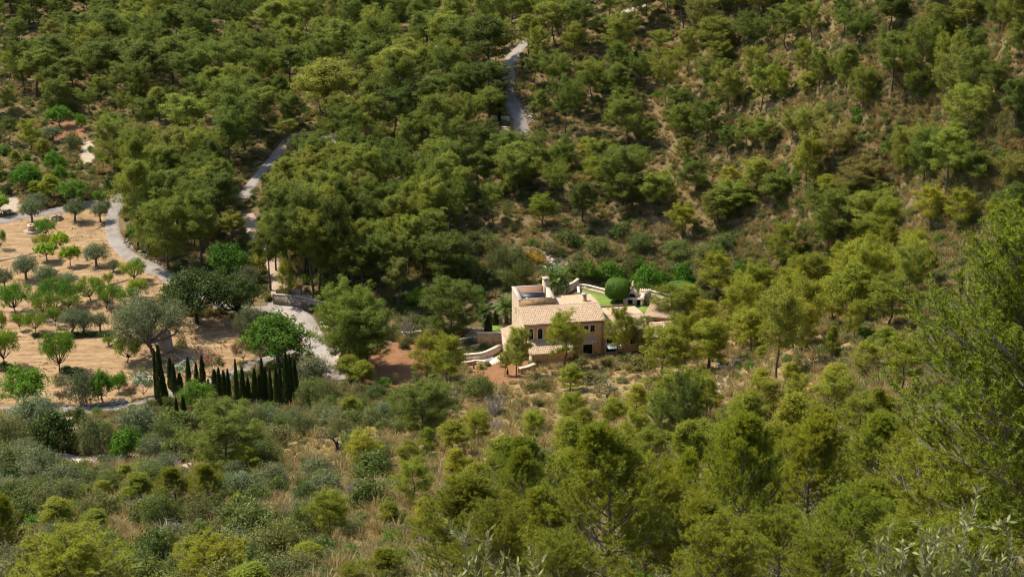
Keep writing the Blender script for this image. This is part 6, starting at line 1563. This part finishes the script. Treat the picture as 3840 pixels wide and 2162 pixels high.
# leaning bare trunk shadowing the forecourt
# ------------------------------------------------------------------ foreground olive sprays: every leaf a piece
def leaf_piece():
    mb = MB(); t = np.array([0, .18, .45, .75, 1.0]); w = np.array([.02, .55, 1.0, .7, .02]) * .155
    V = []
    for a, b in zip(t, w): V += [(a, -b, .05 * a * a * -1 + .02), (a, 0, -.05 * a * a), (a, b, .05 * a * a * -1 + .02)]
    q = []
    for i in range(4): q += [(3 * i, 3 * i + 1, 3 * i + 4, 3 * i + 3), (3 * i + 1, 3 * i + 2, 3 * i + 5, 3 * i + 4)]
    mb.add(V, q); return mb
M['wildolive'] = leaf_mat('wild_olive_leaves', (.20, .225, .070), (.31, .31, .125), .30, .25, .55, tcol=(1.1, 1.1, .6))
LEAF = leaf_piece().mesh('leaf', M['wildolive'], True); _lp = leaf_piece(); _LV = np.vstack(_lp.v); _LQ = np.vstack(_lp.q)
def spray_bush(label, base, tips, seed, single=150, per=34, ls=.074):
    rng = np.random.RandomState(seed); root = thing("wild_olive_bush", label, "bush", tuple(base), 0, "wild olive sprays close to the viewer")
    st = MB(); mass = MB(); spots = []
    for tip in tips:
        tip = np.array(tip) - base
        a = np.array([tip[0] * .35 + rng.normal() * .1, tip[1] * .3 + rng.normal() * .1, 0]); P = catmull([a, a * .5 + tip * .5 + rng.normal(size=3) * .06, tip], 8)
        st.tube(P, np.linspace(.014, .003, len(P)), 5)
        twigs = [P]
        for k in range(7):
            j = rng.randint(5, len(P) - 1); d = unit(unit(P[j + 1] - P[j]) + rng.normal(size=3) * .7); L = .18 + .22 * rng.rand(); Q = bend_path(rng, P[j], d, L, 4, .5, .15); st.tube(Q, np.linspace(.006, .002, 5), 4); twigs.append(Q)
        for Tt in twigs:
            n = per if Tt is P else 17
            for s in np.linspace(.35 if Tt is P else .15, 1, n):
                f = s * (len(Tt) - 1.001); j = int(f); q = Tt[j] * (1 - f + j) + Tt[j + 1] * (f - j); ax = unit(Tt[j + 1] - Tt[j])
                d = unit(ax * .7 + unit(np.cross(ax, rng.normal(size=3))) * .8 + np.array([0, 0, .15])); spots.append((q, d, ls * (.7 + .6 * rng.rand())))
    tag(st.build("stem", M['bark_grey'], root, True))
    order = np.argsort([-q[2] for q, d, s in spots])
    for n, i in enumerate(order):
        q, d, s = spots[i]; up = Vector(np.cross(d, rng.normal(size=3))).normalized(); dv = Vector(d); sv = up.cross(dv)
        mat = Matrix((dv, sv, up)).transposed() * s
        if n < single:
            o = link("leaf", LEAF, root); m4 = mat.to_4x4(); m4.translation = Vector(q); o.matrix_local = m4
        else:
            mass.add(_LV @ np.array(mat).T + q, _LQ)
    if mass.n: tag(mass.build("leaf_spray", M['wildolive'], root, True), kind="stuff")
def at_dist(px, py, y):
    d = ray([px], [py])[0]; return CAMP + d / d[1] * y
def gbase(px, y):
    q = at_dist(px, 2300, y); return np.array([q[0], y, float(height(q[0], y)) - .05])
rg = np.random.RandomState(31)
spray_bush("wild olive sprays rising at the bottom edge, left of centre", gbase(1830, 13.0), [at_dist(1740 + rg.normal() * 20, 2000, 13.0), at_dist(1835, 1985, 13.2), at_dist(1905, 2080, 12.8), at_dist(1690, 2110, 13), at_dist(1780, 2100, 12.7), at_dist(1640, 2150, 12.9), at_dist(2035, 2090, 13.3), at_dist(1950, 2150, 13.1), at_dist(1850, 2120, 12.6)], 1, 110)
spray_bush("wild olive bush filling the bottom right corner", gbase(3520, 12.5),
           [at_dist(x + rg.normal() * 12, y, 12.5 + rg.normal() * .35) for x, y in [(3660, 1915), (3640, 1960), (3340, 1980), (3420, 1985), (3300, 2040), (3390, 2060), (3500, 2030), (3560, 1990), (3600, 2050), (3700, 2010), (3760, 2050), (3800, 2000), (3830, 2070), (3240, 2110), (3460, 2110), (3540, 2120), (3660, 2110), (3740, 2120), (3320, 2130), (3200, 2150), (3590, 2150), (3820, 2140), (3400, 2150)]], 2, 190)

# ------------------------------------------------------------------ masses: far pines, low scrub, dry grass (instanced by geometry nodes)
def instance_mass(name, label, cat, protos, P, idx, rot, scl):
    coll = bpy.data.collections.new(name + "_source")
    for i, lst in enumerate(protos):
        for me in lst if isinstance(lst, list) else [lst]:
            pass
    srcs = []
    for i, lst in enumerate(protos):
        if len(lst) == 1: me = lst[0]
        else:  # trunk and crown joined
            me = lst[0].copy(); a = MB(); mats = []; 
            for m in lst:
                V = np.empty(len(m.vertices) * 3, np.float32); m.vertices.foreach_get('co', V)
                n = len(m.polygons); ls = np.empty(n, np.int32); lt = np.empty(n, np.int32); m.polygons.foreach_get('loop_start', ls); m.polygons.foreach_get('loop_total', lt)
                vi = np.empty(len(m.loops), np.int32); m.loops.foreach_get('vertex_index', vi)
                q = ls[lt == 4]; t = ls[lt == 3]
                a.add(V.reshape(-1, 3), vi[q[:, None] + np.arange(4)] if len(q) else None, vi[t[:, None] + np.arange(3)] if len(t) else None, mat=len(mats)); 
                mats.append(m.materials[0])
            me = a.mesh(name + "_piece", mats)
        o = bpy.data.objects.new("%s_piece_%02d" % (name, i), me); coll.objects.link(o); srcs.append(o)
    me = bpy.data.meshes.new(name); me.vertices.add(len(P)); me.vertices.foreach_set('co', np.asarray(P, np.float32).ravel())
    for nm, ty, arr, key in (("pick", 'INT', np.asarray(idx, np.int32), 'value'), ("turn", 'FLOAT_VECTOR', np.column_stack([np.zeros(len(P)), np.zeros(len(P)), rot]).astype(np.float32), 'vector'), ("size", 'FLOAT_VECTOR', np.asarray(scl, np.float32), 'vector')):
        at = me.attributes.new(nm, ty, 'POINT'); at.data.foreach_set(key, arr.ravel())
    o = link(name, me); tag(o, label, cat, kind="stuff")
    ng = bpy.data.node_groups.new(name, 'GeometryNodeTree')
    ng.interface.new_socket("Geometry", in_out='INPUT', socket_type='NodeSocketGeometry'); ng.interface.new_socket("Geometry", in_out='OUTPUT', socket_type='NodeSocketGeometry')
    N = ng.nodes; gi = N.new('NodeGroupInput'); go = N.new('NodeGroupOutput'); ip = N.new('GeometryNodeInstanceOnPoints'); ci = N.new('GeometryNodeCollectionInfo')
    ci.inputs[0].default_value = coll; ci.inputs['Separate Children'].default_value = True; ci.inputs['Reset Children'].default_value = True
    def attr(nm, ty):
        a = N.new('GeometryNodeInputNamedAttribute'); a.data_type = ty; a.inputs[0].default_value = nm; return a.outputs[0]
    ip.inputs['Pick Instance'].default_value = True
    Lk = ng.links; Lk.new(gi.outputs[0], ip.inputs['Points']); Lk.new(ci.outputs[0], ip.inputs['Instance']); Lk.new(attr('pick', 'INT'), ip.inputs['Instance Index']); Lk.new(attr('turn', 'FLOAT_VECTOR'), ip.inputs['Rotation']); Lk.new(attr('size', 'FLOAT_VECTOR'), ip.inputs['Scale']); Lk.new(ip.outputs[0], go.inputs[0])
    md = o.modifiers.new("scatter", 'NODES'); md.node_group = ng
    return o
def mass_from(name, label, cat, members):
    kinds = sorted({p['kind'] for p in members}); protos = []; start = {}
    for k in kinds:
        start[k] = len(protos); protos += [[m for _, m in pr['parts']] for pr in PR[k]]
    rng = np.random.RandomState(5); P = []; I = []; Rr = []; S = []
    for p in members:
        j = rng.randint(len(PR[p['kind']])); pr = PR[p['kind']][j]; sz = p['h'] / pr['H']; sx = min(max(p['w'] / pr['W'], sz * .45), sz * 2)
        P.append(p['pos']); I.append(start[p['kind']] + j); Rr.append(rng.rand() * 6.28); S.append((sx, sx, sz))
    return instance_mass(name, label, cat, protos, P, I, np.array(Rr), S)
far_pines = [p for p in far_pines if p['kind'] not in ('near', 'giant')]
if far_pines: mass_from("distant_wood", "farther pines of the valley wood that merge into one mass", "wood", far_pines)
if far_shrubs: mass_from("undergrowth", "small shrubs merging into low undergrowth on the slopes", "undergrowth", far_shrubs)

# dry grass and low scrub over all wild ground in view
def wild_points(n, seed, poly=None, py_pow=1.0, pyr=(-20, 2250)):
    rng = np.random.RandomState(seed); px = -120 + rng.rand(n) * 4080; py = pyr[0] + (pyr[1] - pyr[0]) * rng.rand(n)
    if poly is not None:
        k = in_poly(px, py, poly); px, py = px[k], py[k]
    g = unproject(px, py); d = road_dist(g[:, 0], g[:, 1]); u, v = house_uv(g[:, 0], g[:, 1])
    ok = (d > .35) & (rect_d(u, v, -6.5, 26, -1.0, 21.5) > .3) & ~in_poly(px, py, ORCHARD)
    for q in REDSOIL + PALESOIL: ok &= ~in_poly(px, py, q)
    ok &= g[:, 1] < 620
    return g[ok], px[ok], py[ok], rng
g, px, py, rng = wild_points(52000, 41)
dn = vnoise(g[:, 0], g[:, 1], 9, 3); k = dn + rng.rand(len(g)) * .5 > .45; g, px, py = g[k], px[k], py[k]
n = len(g); s = .7 + .8 * rng.rand(n)
tall = np.where(rng.rand(n) < .15, 3, rng.randint(0, 3, n))
instance_mass("dry_grass", "straw-coloured dry grass tufts over the hillsides", "grass", [[pr['parts'][0][1]] for pr in PR['tuft']], g, tall, rng.rand(n) * 6.28, np.column_stack([s * 1.2, s * 1.2, s]))
g, px, py, rng = wild_points(42000, 42)
dn = vnoise(g[:, 0], g[:, 1], 14, 8); k = dn + rng.rand(len(g)) * .6 > .50
k &= ~((px > 1950) & (py < 960) & (rng.rand(len(g)) < .3))
LL = [(-200, 1560), (1300, 1560), (1400, 2400), (-200, 2400)]; k &= ~in_poly(px, py, LL) | (rng.rand(len(g)) < .35)
for q in GRASS: k &= ~in_poly(px, py, q) | (rng.rand(len(g)) < (.14 if q is not GRASS[4] else .4))
g, px, py = g[k], px[k], py[k]
n = len(g); s = .30 + .45 * rng.rand(n) ** 1.6
kinds = ['grey', 'mgreen', 'brown', 'bright', 'gorse']; protos = []; st = {}
for kd in kinds: st[kd] = (len(protos), len(PR[kd])); protos += [[pr['parts'][0][1]] for pr in PR[kd]]
ch = rng.choice(5, n, p=[.37, .38, .20, .03, .02])
hill = (px > 1950) & (py < 960); ch = np.where(hill, rng.choice(5, n, p=[.26, .38, .31, .03, .02]), ch); idx = np.array([st[kinds[c]][0] + rng.randint(st[kinds[c]][1]) for c in ch])
instance_mass("low_scrub", "low grey-green heath scrub covering the slopes", "scrub", protos, g, idx, rng.rand(n) * 6.28, np.column_stack([s * 1.15, s * 1.15, s]))
# sparse stubble and weeds between the orchard trees
rng = np.random.RandomState(43); px = rng.rand(9000) * 940 - 20; py = 780 + rng.rand(9000) * 760; k = in_poly(px, py, ORCHARD); g = unproject(px[k], py[k]); dn = vnoise(g[:, 0], g[:, 1], 4, 6); k = (dn + rng.rand(len(g)) * .5 > .85) & (road_dist(g[:, 0], g[:, 1]) > .3); g = g[k]; n = len(g); s = .2 + .3 * rng.rand(n)
instance_mass("orchard_stubble", "thin dry stubble between the orchard trees", "stubble", [[pr['parts'][0][1]] for pr in PR['tuft'][:3]], g, rng.randint(0, 3, n), rng.rand(n) * 6.28, np.column_stack([s, s, s * .8]))
